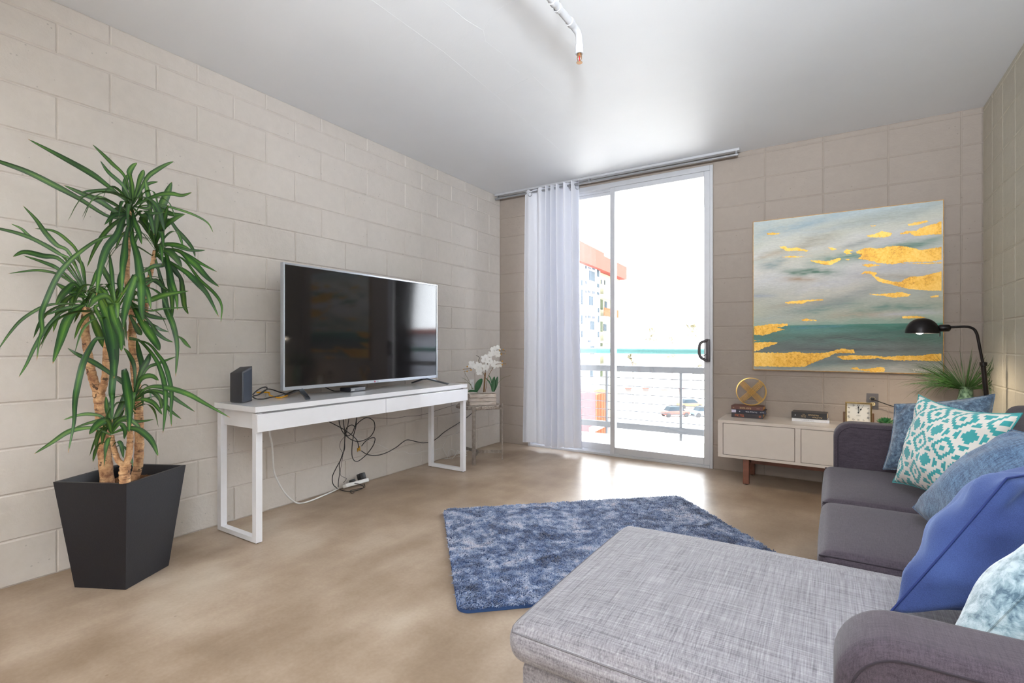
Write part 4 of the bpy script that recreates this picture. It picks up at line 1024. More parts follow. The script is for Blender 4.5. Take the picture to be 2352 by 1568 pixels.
def arm(y0, y1):
    bm = bmesh.new(); pr = rounded_rect_pts(3.078, 3.90, .10, .656, (.02, .02, .03, .085), 8)
    poly_prism(bm, [Vector((x, y0, z)) for x, z in pr], (0, y1 - y0, 0))
    bmesh.ops.recalc_face_normals(bm, faces=bm.faces)
    es = [e for e in bm.edges if abs(e.verts[0].co.y - e.verts[1].co.y) < 1e-5]
    bmesh.ops.bevel(bm, geom=es, offset=.028, segments=5, affect='EDGES', profile=.5)
    a = add('armrest', bm, dark, so, smooth=True, angle=60)
    for y, s in ((y0, -1), (y1, 1)):
        bm = bmesh.new(); q = rounded_rect_pts(3.078 + .02, 3.88, .12, .656 - .020, (.02, .02, .03, .07), 8)
        n = len(q); i0 = 0
        pts = [Vector((x, y + (.001 if s < 0 else -.001), z)) for x, z in q]
        # open run: front bottom -> front top -> back
        run = pts[27:36] + pts[0:9]
        run = [p for p in pts if True]
        tube(bm, run, .0018, 6, closed=True); add('piping', bm, pipe, a)
    return a
arm(.882, 1.018); arm(3.2, 3.343)
bm = bmesh.new(); box(bm, 3.08, 3.70, 1.85, 3.2, .10, .27, .01); add('seat_base', bm, dark, so)
bm = bmesh.new(); cushion(bm, (3.80, .882, .10), (3.915, 3.343, .72), .04, 8); add('back_frame', bm, dark, so, smooth=True, angle=60)
for (a, b) in ((1.025, 1.84), (1.85, 2.515), (2.52, 3.195)):
    bm = bmesh.new(); cushion(bm, (3.715, a, .435), (3.88, b, .785), .07, 10, crown=(.015, 0, .025)); add('back_cushion', bm, dark, so, smooth=True, angle=60)
for (a, b) in ((1.855, 2.478), (2.486, 3.197)):
    bm = bmesh.new(); cushion(bm, (3.036, a, .272), (3.72, b, .425), .035, 12, crown=(.006, 0, .014)); sc2 = add('seat_cushion', bm, dark, so, smooth=True, angle=60)
    bm = bmesh.new(); bm2_ = bmesh.new()
    tube(bm, smooth_path([(3.72, a + .008, .409), (3.1, a + .008, .413), (3.055, a + .012, .405), (3.037, a + .03, .38), (3.036, a + .03, .29)], 5), .0024, 6)
    tube(bm2_, smooth_path([(3.72, b - .008, .409), (3.1, b - .008, .413), (3.055, b - .012, .405), (3.037, b - .03, .38), (3.036, b - .03, .29)], 5), .0024, 6)
    add('piping', bm, pipe, sc2); add('piping', bm2_, pipe, sc2)
bm = bmesh.new(); cushion(bm, (2.405, 1.02, .305), (3.70, 1.845, .403), .045, 16, crown=(.012, .006, .035)); cc = add('chaise_cushion', bm, light, so, smooth=True, angle=60); tag(cc, 'light grey linen chaise cushion')
bm = bmesh.new(); lo_c, hi_c, cr_c = (2.405, 1.02, .305), (3.70, 1.845, .403), (.012, .006, .035)
zp = hi_c[2] - .045 + .045 * math.tan(R(35))
run = [(3.5 - (3.5 - lo_c[0]) * i / 40, lo_c[1], zp) for i in range(41)] + [(lo_c[0], lo_c[1] + (hi_c[1] - lo_c[1]) * i / 30, zp) for i in range(31)] + [(lo_c[0] + 1.0 * i / 30, hi_c[1], zp) for i in range(31)]
ctrC = Vector((3.0, 1.43, .33)); pp_ = []
for p in run:
    q = cushion_point(p, lo_c, hi_c, .045, cr_c)
    if not pp_ or (q - pp_[-1]).length > .004: pp_.append(q)
tube(bm, pp_, .0022, 6); add('piping', bm, pipeL, cc)
bm = bmesh.new(); box(bm, 2.435, 3.08, 1.050, 1.82, .07, .303, .018, 3); box(bm, 3.08, 3.72, 1.1, 1.84, .07, .303); tag(add('chaise_base', bm, light, so), 'light grey linen chaise base')
lw = simple('sofa_leg_wood', (60, 44, 36), .5)
for (x, y) in ((2.5, 1.12), (2.5, 1.76), (3.16, 1.0), (3.16, 3.27), (3.84, 1.0), (3.84, 3.27), (3.16, 2.48)):
    bm = bmesh.new(); lathe(bm, [(.018, 0), (.024, .1)], (x, y, 0), 12); add('leg', bm, lw, so, smooth=True)

# ------------------------------------------------------------------ pillows
def pillow(name, TL, TR, BR, BL, T, mat, label, bulge=0.03, wr=.006, seed=1, ears=1.35, size_uv=1, group=None, seam=None):
    TL, TR, BR, BL = [Vector(p) for p in (TL, TR, BR, BL)]
    ctr = (TL + TR + BR + BL) / 4; N_ = ((TR - TL).cross(TL - BL)).normalized()
    n = 40; bm = bmesh.new(); uvl = bm.loops.layers.uv.new('UVMap'); rnd = random.Random(seed); ph1, ph2, ph3 = [rnd.uniform(0, 6) for _ in range(3)]
    front, back, edge = {}, {}, {}
    def pos(i, j, s_):
        s = -1 + 2 * i / n; t = -1 + 2 * j / n
        a, b = s, t
        # pull edges: pillow sides curve in between the pointed corners or bulge
        k1 = bulge * (1 - t * t) * s; k2 = bulge * (1 - s * s) * t
        p = TL * ((1 - a) * (1 + b) / 4) + TR * ((1 + a) * (1 + b) / 4) + BR * ((1 + a) * (1 - b) / 4) + BL * ((1 - a) * (1 - b) / 4)
        Ux = ((TR - TL) + (BR - BL)).normalized(); Vx = ((TL - BL) + (TR - BR)).normalized()
        p = p + Ux * k1 + Vx * k2
        h = (max(0, 1 - s * s) ** .5) * (max(0, 1 - t * t) ** .5); h = h ** (.85 * ears)
        cr = abs(s * t)
        w = wr * (math.sin(7 * s + 3 * t + ph1) * math.cos(5 * t - 2 * s + ph2) + .6 * math.sin(11 * (s - t) + ph3) * cr * 2) * min(1, h * 3)
        return p + N_ * (s_ * (T / 2 * h) + w)
    for s_ in (1, -1):
        G = {}
        for i in range(n + 1):
            for j in range(n + 1):
                if i in (0, n) or j in (0, n):
                    if (i, j) not in edge: edge[(i, j)] = bm.verts.new(pos(i, j, s_))
                    G[(i, j)] = edge[(i, j)]
                else: G[(i, j)] = bm.verts.new(pos(i, j, s_))
        for i in range(n):
            for j in range(n):
                q = [(i, j), (i + 1, j), (i + 1, j + 1), (i, j + 1)]
                if s_ < 0: q.reverse()
                f_ = bm.faces.new([G[x] for x in q])
                for l_, x in zip(f_.loops, q): l_[uvl].uv = (x[0] / n, x[1] / n)
    e = [edge[(i, 0)].co.copy() for i in range(n)] + [edge[(n, j)].co.copy() for j in range(n)] + [edge[(i, n)].co.copy() for i in range(n, 0, -1)] + [edge[(0, j)].co.copy() for j in range(n, 0, -1)]
    zmin = min(v.co.z for v in bm.verts)
    o = thing(name, (ctr.x, ctr.y, zmin), label, 'pillow', group)
    add('cover', bm, mat, o, smooth=True, angle=179)
    bm = bmesh.new(); tube(bm, e, .0025, 6, closed=True); add('edge_seam', bm, seam or mat, o, smooth=True)
    return o
# velvet
t = NT('crushed_velvet'); f = t.noise(55, 5, .7, dist=.4); f2 = t.noise(9, 3); kk = t.math('ADD', t.math('MULTIPLY', f, .75), t.math('MULTIPLY', f2, .25))
t.color(t.ramp(kk, [(.38, lin((44, 62, 84))), (.5, lin((84, 110, 136))), (.62, lin((140, 166, 188)))])); t.rough(.6); t.b.inputs['Sheen Weight'].default_value = .6; t.bump(f, .5, .005); velvet = t.m
# teal ikat
t = NT('ikat_print'); tc = t.n.new('ShaderNodeTexCoord'); sx = t.n.new('ShaderNodeSeparateXYZ'); t.link(tc.outputs['UV'], sx.inputs[0])
CELL_U, CELL_V, ST = 3.6, 2.8, 14.0
def snap(sock, per):
    a = t.math('MULTIPLY', sock, per); a = t.math('FLOOR', t.math('MULTIPLY', a, ST)); a = t.math('DIVIDE', t.math('ADD', a, .5), ST)
    fr = t.math('FRACT', a); return t.math('MULTIPLY', t.math('ABSOLUTE', t.math('SUBTRACT', fr, .5)), 2.0)
au = snap(sx.outputs[0], CELL_U); av = snap(sx.outputs[1], CELL_V)
dd_ = t.math('MULTIPLY', t.math('ADD', au, av), 1.0)
def band(lo, hi): return t.math('MULTIPLY', t.math('GREATER_THAN', dd_, lo), t.math('LESS_THAN', dd_, hi))
tealm = t.math('ADD', t.math('ADD', t.math('LESS_THAN', dd_, .24), t.math('MULTIPLY', band(.46, .84), t.math('GREATER_THAN', t.math('MINIMUM', au, av), .05))), t.math('GREATER_THAN', dd_, 1.55))
tealm = t.math('ADD', tealm, t.math('MULTIPLY', band(1.12, 1.36), t.math('GREATER_THAN', t.math('ABSOLUTE', t.math('SUBTRACT', au, av)), .3)))
tealm = t.math('MINIMUM', tealm, 1.0)
wv = t.noise(400, 2)
col = t.mix(tealm, lin((232, 228, 220)), lin((64, 168, 170))); t.color(col); t.rough(.85); t.b.inputs['Sheen Weight'].default_value = .2
b_ = t.bump(tealm, .25, .002); t.bump(wv, .3, .0015, b_); ikat = t.m
chen = m_weave('blue_chenille', (96, 130, 164), (44, 70, 104), 110, sheen=.2, bump=.7, amt=.42)
t = NT('royal_wool'); wa = t.noise(1, 2, .5, t.coords((700, 700, 700))); f = t.noise(6, 3)
t.color(t.ramp(t.math('ADD', t.math('MULTIPLY', f, .6), t.math('MULTIPLY', wa, .4)), [(.35, lin((42, 58, 112))), (.65, lin((68, 90, 148)))])); t.rough(.9); t.b.inputs['Sheen Weight'].default_value = .7; t.b.inputs['Sheen Tint'].default_value = lin((150, 170, 210)); b_ = t.bump(wa, .45, .002); t.bump(t.noise(4, 2), .3, .03, b_); royal = t.m
t = NT('marbled_velvet'); f = t.noise(48, 5, .65, dist=.4); f2 = t.noise(5, 3); kk = t.math('ADD', t.math('MULTIPLY', f, .6), t.math('MULTIPLY', f2, .4))
t.color(t.ramp(kk, [(.40, lin((70, 100, 118))), (.48, lin((138, 164, 176))), (.57, lin((184, 202, 208)))])); t.rough(.7); t.b.inputs['Sheen Weight'].default_value = .6; t.bump(f, .5, .006); marb = t.m
pillow('throw_pillow', (3.335, 3.15, .775), (3.69, 3.08, .85), (3.66, 3.02, .47), (3.285, 3.10, .455), .17, velvet, 'crushed velvet steel-blue pillow leaning on the far sofa armrest', -.012, .006, 1)
pillow('throw_pillow', (3.395, 2.84, .852), (3.615, 2.36, .842), (3.50, 2.36, .455), (3.30, 2.80, .462), .17, ikat, 'white pillow with teal diamond print in middle of the sofa', -.03, .006, 2)
pillow('throw_pillow', (3.55, 2.18, .806), (3.67, 1.80, .79), (3.45, 1.86, .46), (3.325, 2.36, .475), .19, chen, 'mottled denim-blue woven pillow between the teal print and royal blue pillows', .006, .005, 3)
pillow('throw_pillow', (3.395, 1.50, .785), (3.62, 1.78, .80), (3.47, 1.72, .47), (3.185, 1.42, .47), .215, royal, 'royal blue wool pillow standing on the light grey chaise', -.005, .010, 4, seam=simple('royal_seam', (34, 52, 110), .9))
pillow('throw_pillow', (3.44, 1.16, .80), (3.68, 1.36, .82), (3.50, 1.42, .47), (3.225, 1.13, .47), .22, marb, 'pale aqua marbled velvet pillow tucked behind the near sofa armrest', .03, .008, 5)

# ------------------------------------------------------------------ media cabinet
CZ = .485
cab = thing('media_cabinet', (3.1, 4.4, 0), 'low beige lacquered cabinet on walnut legs against back wall', 'cabinet')
beige = simple('beige_lacquer', (216, 205, 194), .22, var=.015, coat=.2); gap = simple('cabinet_gap_brown', (92, 72, 58), .6); wal = simple('walnut', (122, 76, 58), .45, var=.2, vscale=14)
cx0, cx1, cy0, cy1, cz0 = 2.318, 3.90, 4.19, 4.596, .198
bm = bmesh.new(); box(bm, cx0, cx1, cy0, cy1, CZ - .022, CZ, .001); box(bm, cx0, cx1, cy0, cy1, cz0, cz0 + .02, .001)
for x in (cx0, 2.843, 3.367, cx1 - .036): box(bm, x, x + .036, cy0, cy1, cz0 + .02, CZ - .022)
add('body', bm, beige, cab)
bm = bmesh.new(); box(bm, cx0 + .03, cx1 - .03, cy0 + .02, cy1 - .01, cz0 + .02, CZ - .022); add('inner_shadow_panel', bm, gap, cab)
for (a, b) in ((2.354, 2.843), (2.879, 3.367), (3.403, 3.874)):
    bm = bmesh.new(); box(bm, a + .003, b - .003, cy0 + .001, cy0 + .019, cz0 + .023, CZ - .025, .001); add('cabinet_door', bm, beige, cab)
for (x, y) in ((2.515, 4.232), (2.515, 4.56), (3.72, 4.232), (3.72, 4.56)):
    bm = bmesh.new(); box(bm, x - .021, x + .021, y - .02, y + .02, .006, cz0, .002); add('leg', bm, wal, cab)
    bm = bmesh.new(); lathe(bm, [(.012, 0), (.012, .007)], (x, y, 0), 10); add('glide', bm, M['black_pl'], cab)
bm = bmesh.new(); box(bm, 2.536, 3.70, 4.33, 4.355, cz0 - .055, cz0, .001); box(bm, 2.505, 2.53, 4.25, 4.54, cz0 - .055, cz0); box(bm, 3.71, 3.73, 4.25, 4.54, cz0 - .055, cz0); add('stretcher', bm, wal, cab)

# ------------------------------------------------------------------ books
def book(c, L, D, T, rz, cov, pg, label, texts=(), group=None, spineless=False):
    """spine towards -y, length along x; c = centre of the bottom"""
    c = Vector(c); Mx = Matrix.Translation(c) @ Matrix.Rotation(rz, 4, 'Z')
    o = thing('book', c, label, 'book', group)
    def cv(tm):
        box(tm, -L / 2, L / 2, -D / 2, D / 2, .0005, .003, .0006); box(tm, -L / 2, L / 2, -D / 2, D / 2, T - .003, T - .0003, .0006); box(tm, -L / 2, L / 2, -D / 2 - .001, -D / 2 + .002, .0005, T - .0003, .0008)
    inM(o, 'cover', cv, cov, Mx)
    inM(o, 'pages', lambda tm: box(tm, -L / 2 + .003, L / 2 - .003, -D / 2 + .002, D / 2 - .003, .003, T - .003), pg, Mx)
    for (s, size, x, z, mt, sx_) in texts:
        bm = bmesh.new(); text_into(bm, s, size, Mx @ Matrix.Translation((x, -D / 2 - .0014, z)) @ Matrix.Rotation(R(180), 4, 'Y') @ Matrix.Rotation(R(90), 4, 'X'), sx=sx_)
        add('lettering', bm, mt, o)
    return o, Mx
page = simple('page_cream', (222, 204, 172), .8, var=.08, vscale=200); pageo = simple('page_tan', (206, 160, 104), .8, var=.08, vscale=200)
gl = simple('gilt_lettering', (210, 180, 130), .5); wl = simple('white_lettering', (226, 226, 230), .5); og = simple('orange_lettering', (224, 120, 66), .5)
AY = 4.40
book((2.495, AY + .075, CZ), .228, .15, .036, R(2), simple('book_charcoal', (56, 50, 54), .5), pageo, 'charcoal book with orange lettering, bottom of the left stack', [('TELLTALE', .026, -.055, .018, og, .62), ('®', .022, .092, .018, og, 1)])
o, Mx = book((2.505, AY + .078, CZ + .036), .250, .15, .027, R(3), simple('book_navy', (26, 26, 48), .4), page, 'navy book with a white spine end, middle of the left stack', [('The Paris Wife', .014, .02, .0135, wl, 1), ('Paula M.', .009, .095, .0135, wl, 1), ('✦', .012, -.065, .0135, wl, 1)])
inM(o, 'spine_band', lambda tm: box(tm, -.1245, -.092, -.0768, -.0755, .003, .025), simple('lilac_band', (208, 202, 222), .4), Mx)
book((2.497, AY + .078, CZ + .063), .232, .15, .029, R(-1), simple('book_maroon', (104, 64, 56), .4), pageo, 'maroon book on top of the left stack, beneath the gold ornament', [('ELEGY·EDDIE', .017, -.01, .0145, gl, .85), ('novel', .01, .082, .0145, gl, 1), ('HB', .009, -.098, .0145, gl, 1)])
book((2.93, AY + .10, CZ), .245, .16, .022, R(1), simple('book_white', (222, 222, 226), .4), page, 'slim white book under the black book on the beige cabinet', [('The New Stories of the Year', .0075, -.02, .012, simple('grey_lettering', (130, 130, 140), .5), 1), ('A', .009, .1, .012, gl, 1)])
o, Mx = book((2.925, AY + .11, CZ + .022), .232, .15, .046, R(-3), simple('book_black', (38, 36, 38), .35), page, 'thick black book with gilt lettering lying on the slim white book', [('Ann-Marie', .015, .055, .013, gl, 1), ('MacDonald', .015, .03, .030, gl, 1), ('the way\nthe crow\nflies', .0095, -.035, .022, gl, 1), ('•', .03, -.09, .024, wl, 1)])

# gold ornament
oc = Vector((2.520, 4.475, CZ + .092 + .112)); orn = thing('wire_ornament', oc - Vector((0, 0, .112)), 'round gold wire ornament with crossed bars standing on left stack', 'ornament')
Mo = Matrix.Translation(oc) @ Matrix.Rotation(R(14), 4, 'Z')
bm = bmesh.new(); tube(bm, [Mo @ Vector((.109 * math.cos(a), 0, .109 * math.sin(a))) for a in [2 * PI * k_ / 64 for k_ in range(64)]], .0028, 8, closed=True)
tube(bm, [Mo @ Vector((.109 * math.cos(a), .035, .109 * math.sin(a))) for a in [2 * PI * k_ / 64 for k_ in range(64)]], .0024, 8, closed=True)
add('ring', bm, M['gold'], orn, smooth=True)
for s in (1, -1):
    bm = bmesh.new()
    for i in range(6):
        off = (i - 2.5) * .0078; hl = math.sqrt(max(0, .109 ** 2 - off * off)); a = R(45) * s
        d = Vector((math.cos(a), 0, math.sin(a))); n = Vector((-math.sin(a), 0, math.cos(a)))
        y = (.0 if s > 0 else .035); pts = [Mo @ (n * off + d * q * hl + Vector((0, y + (.02 * (1 - q * q)) * (-1 if s > 0 else .6), 0))) for q in [-1 + 2 * k_ / 12 for k_ in range(13)]]
        tube(bm, pts, .0026, 6)
    add('bars', bm, M['gold'], orn, smooth=True)

# clock
ck = thing('mantel_clock', (3.20, 4.39, CZ), 'square brass-framed clock showing one o’clock on the beige cabinet', 'clock')
CLX0, CLX1, CLZ0, CLZ1, CLY = 3.150, 3.306, .512, .659, 4.36
bm = bmesh.new(); fw_ = .009
for (a, b, c, d) in ((CLX0, CLX0 + fw_, CLZ0, CLZ1), (CLX1 - fw_, CLX1, CLZ0, CLZ1), (CLX0 + fw_, CLX1 - fw_, CLZ1 - fw_, CLZ1), (CLX0 + fw_, CLX1 - fw_, CLZ0, CLZ0 + fw_)): box(bm, a, b, CLY - .016, CLY + .028, c, d, .0015)
add('frame', bm, M['brass'], ck)
bm = bmesh.new(); box(bm, CLX0 + .006, CLX1 - .006, CLY, CLY + .026, CLZ0 + .006, CLZ1 - .006); dial = add('dial', bm, simple('dial_cream', (222, 222, 216), .5, var=.01), ck)
mc = Vector(((CLX0 + CLX1) / 2, CLY - .0008, (CLZ0 + CLZ1) / 2)); ink = simple('clock_ink', (42, 46, 52), .5)
bm = bmesh.new(); hwX, hwZ = .056, .050
for i, nme in enumerate(('XII', 'I', 'II', 'III', 'IIII', 'V', 'VI', 'VII', 'VIII', 'IX', 'X', 'XI')):
    a = R(30 * i); dx, dz = math.sin(a), math.cos(a); q = min(hwX / abs(dx) if abs(dx) > 1e-6 else 9, hwZ / abs(dz) if abs(dz) > 1e-6 else 9)
    text_into(bm, nme, .019, Matrix.Translation(mc + Vector((dx * q, 0, dz * q))) @ Matrix.Rotation(R(90), 4, 'X') @ Matrix.Rotation(-a, 4, 'Z'), sx=.75)
text_into(bm, 'QUARTZ', .006, Matrix.Translation(mc + Vector((0, 0, -.022))) @ Matrix.Rotation(R(90), 4, 'X')); text_into(bm, 'WESTMINSTER', .006, Matrix.Translation(mc + Vector((0, 0, .026))) @ Matrix.Rotation(R(90), 4, 'X'))
add('numerals', bm, ink, dial)
for (a, L_, w_) in ((0, .048, .0028), (30, .05, .0022)):
    bm = bmesh.new(); d = Vector((math.sin(R(a)), 0, math.cos(R(a)))); p = mc + Vector((0, -.002, 0)); beam(bm, p, p + d * L_, w_, .001, up=(0, 1, 0)); q = L_ * (.75 if a == 0 else .55)
    rot_box(bm, p + d * q, (.008, .001, .008), ry=R(45 + a)); add('hand', bm, ink, ck)
bm = bmesh.new(); lathe(bm, [(.0, 0), (.005, 0), (.005, .003), (0, .003)], mc + Vector((0, -.001, 0)), 12, m=Matrix.Rotation(R(90), 4, 'X')); add('hub', bm, ink, ck)
for x in (CLX0 - .008, CLX1 + .008):
    bm = bmesh.new(); tube(bm, [(x, CLY + .005, CZ + .001), (x, CLY + .005, CZ + .095)], .0055, 10); tube(bm, [(x - (.005 if x < mc.x else -.005), CLY + .005, CZ + .098), (mc.x + (CLX0 - mc.x if x < mc.x else CLX1 - mc.x), CLY + .005, CZ + .098)], .004, 8); add('post', bm, simple('wood_post', (110, 80, 60), .4, var=.2), ck, smooth=True)
bm = bmesh.new(); box(bm, CLX0 - .015, CLX1 + .015, CLY - .012, CLY + .024, CZ + .0005, CZ + .012, .002); add('base', bm, simple('wood_post', (110, 80, 60), .4), ck)

# succulent
sc3 = Vector((3.385, 4.37, CZ)); su = thing('succulent', sc3, 'small green succulent on the cabinet beside the square clock', 'potted plant')
bm = bmesh.new(); lathe(bm, [(.025, .0005), (.032, .03), (.029, .03), (.026, .025), (0, .025)], sc3, 20); add('pot', bm, M['white_pl'], su, smooth=True)
bm = bmesh.new(); random.seed(8)
for i in range(34):
    a = i * 2.4; el = .15 + 1.2 * (i / 34); L_ = .055 * (1.15 - .5 * i / 34); d = Vector((math.cos(a) * math.cos(el), math.sin(a) * math.cos(el), math.sin(el))); p = sc3 + Vector((0, 0, .032))
    blade(bm, [p, p + d * L_ * .6, p + d * L_ + Vector((0, 0, .008))], .02, 8, .4, up=Vector((0, 0, 1)) + d * -.5, prof=lambda s: (.5 + s) if s < .5 else math.cos((s - .5) * PI) ** .6)
add('leaves', bm, simple('succulent_green', (70, 140, 84), .45, var=.2), su, smooth=True, angle=80)

# outlet + lamp cord on back wall
ouc = (3.322, YB, .585)
outlet_plate('wall_outlet', (3.322, YB, .590), (1, 0, 0), (0, -1, 0), .073, .117, simple('steel_plate', (108, 104, 104), .35, metal=.6), simple('socket_ivory', (224, 206, 160), .5), 'steel wall outlet on back wall with a black plug in it')
cable('lamp_cord', [(3.322, YB - .03, .668), (3.33, YB - .045, .664), (3.38, YB - .05, .645), (3.46, YB - .05, .62), (3.6, YB - .04, .60), (3.75, YB - .05, .60), (3.85, YB - .05, .585), (3.905, YB - .06, .52), (3.925, YB - .07, .3), (3.925, YB - .3, .012), (3.88, 4.12, .006)], .0032, blk, 'black lamp cord plugged in the steel outlet on back wall')
bm = bmesh.new(); rot_box(bm, (3.322, YB - .022, .669), (.026, .028, .022), bev=.004); tag(add('cord_plug', bm, M['black_pl']), 'black plug in upper socket of the steel outlet', 'plug')

# vase with grass
vc = Vector((3.815, 4.42, CZ)); va = thing('grass_vase', vc, 'green glazed vase holding spiky grass on cabinet beside floor lamp', 'potted plant')
t = NT('green_glaze'); f = t.noise(60, 5, .7); t.color(t.ramp(f, [(.4, lin((56, 86, 68))), (.6, lin((120, 152, 124)))])); t.rough(.3); t.bump(f, .3, .003)
bm = bmesh.new(); lathe(bm, [(.03, .0005), (.045, .02), (.062, .10), (.062, .16), (.046, .215), (.037, .245), (.036, .285), (.043, .307), (.046, .31), (.041, .308), (.033, .28), (.033, .24), (.0, .24)], vc, 32); add('vase', bm, t.m, va, smooth=True, angle=70)
bm = bmesh.new(); random.seed(14); top = vc + Vector((0, 0, .30))
for i in range(230):
    a = random.uniform(0, 2 * PI); L_ = random.uniform(.16, .34); el = random.uniform(.15, 1.45)
    if random.random() < .35: a = random.gauss(PI, .5); el = random.uniform(.1, .9); L_ *= 1.15
    d = Vector((math.cos(a) * math.cos(el), math.sin(a) * math.cos(el), math.sin(el))); p = top + Vector((d.x * .025, d.y * .025, -.01)); dr = random.uniform(.02, .16) * (1 - el / 1.8)
    P = [p, p + d * L_ * .4, p + d * L_ * .75 - Vector((0, 0, dr * .35)), p + d * L_ - Vector((0, 0, dr))]
    for q in P:
        q.x = min(q.x, W - .012); q.y = min(q.y, YB - .044 - .01 * random.random())
    blade(bm, P, random.uniform(.0028, .005), 12, .2, up=Vector((-d.y, d.x, .6)), prof=lambda s: 1 - s ** 2)
add('grass', bm, simple('grass_green', (50, 84, 38), .5, var=.55, vscale=9), va)

# ------------------------------------------------------------------ floor lamp
fl = thing('floor_lamp', (3.87, 4.02, 0), 'dark metal pharmacy floor lamp, lit, in right back corner behind sofa', 'lamp')
ly = 4.05
bm = bmesh.new(); lathe(bm, [(0, .002), (.10, .002), (.10, .014), (.09, .022), (.02, .03), (.012, .05)], (3.835, ly, 0), 32); add('base', bm, M['black_metal'], fl, smooth=True)
bm = bmesh.new(); tube(bm, [(3.835, ly, .03), (3.850, ly, .70), (3.831, ly, .955)], .0125, 12); lathe(bm, [(.0125, -.012), (.018, -.01), (.018, .01), (.0125, .012)], (3.832, ly, .955), 16, caps=False); add('pole', bm, M['black_metal'], fl, smooth=True)
bm = bmesh.new(); tube(bm, [(3.831, ly, .95), (3.806, ly, 1.12)] + smooth_path([(3.803, ly, 1.135), (3.792, ly, 1.16), (3.772, ly, 1.175), (3.745, ly, 1.179)], 4) + [(3.668, ly, 1.176)], .0075, 12); add('arm', bm, M['black_metal'], fl, smooth=True)
bm = bmesh.new(); lathe(bm, [(.008, -.04), (.019, -.034), (.022, -.028), (.022, .012), (.018, .018)], (3.645, ly, 1.172), 20, m=Matrix.Rotation(R(-90), 4, 'Y')); tube(bm, [(3.632, ly - .012, 1.155), (3.63, ly - .014, 1.12)], .003, 6); add('socket', bm, M['black_metal'], fl, smooth=True)
# shade: asymmetric dome open below
bm = bmesh.new(); sx0 = 3.540; n1, n2 = 40, 14; rimz = 1.141
def shade_pt(a, e, k_=1.0):
    x = math.cos(a) * math.cos(e); y = math.sin(a) * math.cos(e); z = math.sin(e)
    X = x * .080 * k_; Y = y * .074 * k_; Z_ = z * .094 * k_
    if x > 0: X *= 1.18; Z_ += .012 * x * k_ * (z)
    return Vector((sx0 + X, ly + Y, rimz + Z_ - .06 * (X) * .3))
outer = [[bm.verts.new(shade_pt(2 * PI * i / n1, R(90) * j / n2)) for i in range(n1)] for j in range(n2)]
inner = [[bm.verts.new(shade_pt(2 * PI * i / n1, R(90) * j / n2, .965)) for i in range(n1)] for j in range(n2)]
for S in (outer, inner):
    for j in range(n2 - 1):
        for i in range(n1): bm.faces.new((S[j][i], S[j][(i + 1) % n1], S[j + 1][(i + 1) % n1], S[j + 1][i]))
    bm.faces.new(S[-1])
for i in range(n1): bm.faces.new((outer[0][i], outer[0][(i + 1) % n1], inner[0][(i + 1) % n1], inner[0][i]))
add('lamp_shade', bm, M['black_metal'], fl, smooth=True, angle=60)
bm = bmesh.new(); sphere(bm, (3.535, ly, 1.158), .024, 16); tag(add('bulb', bm, m_emit('warm_bulb', (1, .86, .68, 1), 14), fl, smooth=True), 'glowing warm bulb')
l = bpy.data.lights.new('bulb_light', 'SPOT'); l.energy = 2.0; l.color = (1, .82, .6); l.shadow_soft_size = .03; l.spot_size = R(150); l.spot_blend = .6
o = bpy.data.objects.new('bulb_light', l); SC.collection.objects.link(o); o.location = (3.545, ly, 1.118); o.parent = None

# ------------------------------------------------------------------ painting
PX0, PX1, PZ0, PZ1, PY = 2.524, 3.720, .866, 2.071, YB - .034
pt_ = thing('canvas_painting', ((PX0 + PX1) / 2, YB, PZ0), 'large abstract seascape painting with gold leaf patches on back wall', 'painting')
gw, gh = 420, 420
uu, vv = np.meshgrid(np.linspace(0, 1, gw), np.linspace(0, 1, gh)); rng = np.random.default_rng(9)
def vnoise(nx, ny, seed):
    r = np.random.default_rng(seed); g = r.random((ny + 2, nx + 2)); x = uu * nx; y = vv * ny; i = x.astype(int); j = y.astype(int); fx = x - i; fy = y - j; fx = fx * fx * (3 - 2 * fx); fy = fy * fy * (3 - 2 * fy)
    return (g[j, i] * (1 - fx) + g[j, i + 1] * fx) * (1 - fy) + (g[j + 1, i] * (1 - fx) + g[j + 1, i + 1] * fx) * fy
def L3(c): return np.array(lin(c)[:3])
warp = (vnoise(4, 5, 1) - .5) * .12 + (vnoise(12, 14, 2) - .5) * .05
v2 = vv + warp
stops = [(0, (176, 176, 164)), (.05, (134, 142, 138)), (.16, (108, 120, 116)), (.24, (96, 132, 120)), (.285, (72, 142, 122)), (.30, (168, 186, 170)), (.36, (192, 194, 176)), (.46, (184, 188, 178)), (.56, (206, 204, 198)), (.66, (220, 219, 214)), (.74, (202, 208, 200)), (.82, (222, 222, 219)), (.90, (206, 208, 195)), (1.0, (188, 202, 206))]
col = np.zeros((gh, gw, 3)); v3 = np.where(vv < .295, np.minimum(vv + warp * .4, .289), np.maximum(v2, .297)); v3 = np.clip(v3, 0, 1)
cs_ = np.array([L3(c) for _, c in stops]); ps_ = np.array([p for p, _ in stops])
for ch in range(3): col[..., ch] = np.interp(v3, ps_, cs_[:, ch])
def stroke(cu, cv, ru, rv, rot, c, al, sd):
    du = uu - cu; dv = vv - cv; a = math.radians(rot); x = (du * math.cos(a) + dv * math.sin(a)) / ru; y = (-du * math.sin(a) + dv * math.cos(a)) / rv
    y = y + .5 * (vnoise(8, 5, sd) - .5) * 3; m = np.exp(-(x ** 2) ** 1.5 - y ** 2) * al * (.55 + .9 * vnoise(30, 160, sd + 50)); m = np.clip(m, 0, 1)[..., None]
    col[:] = col * (1 - m) + L3(c) * m
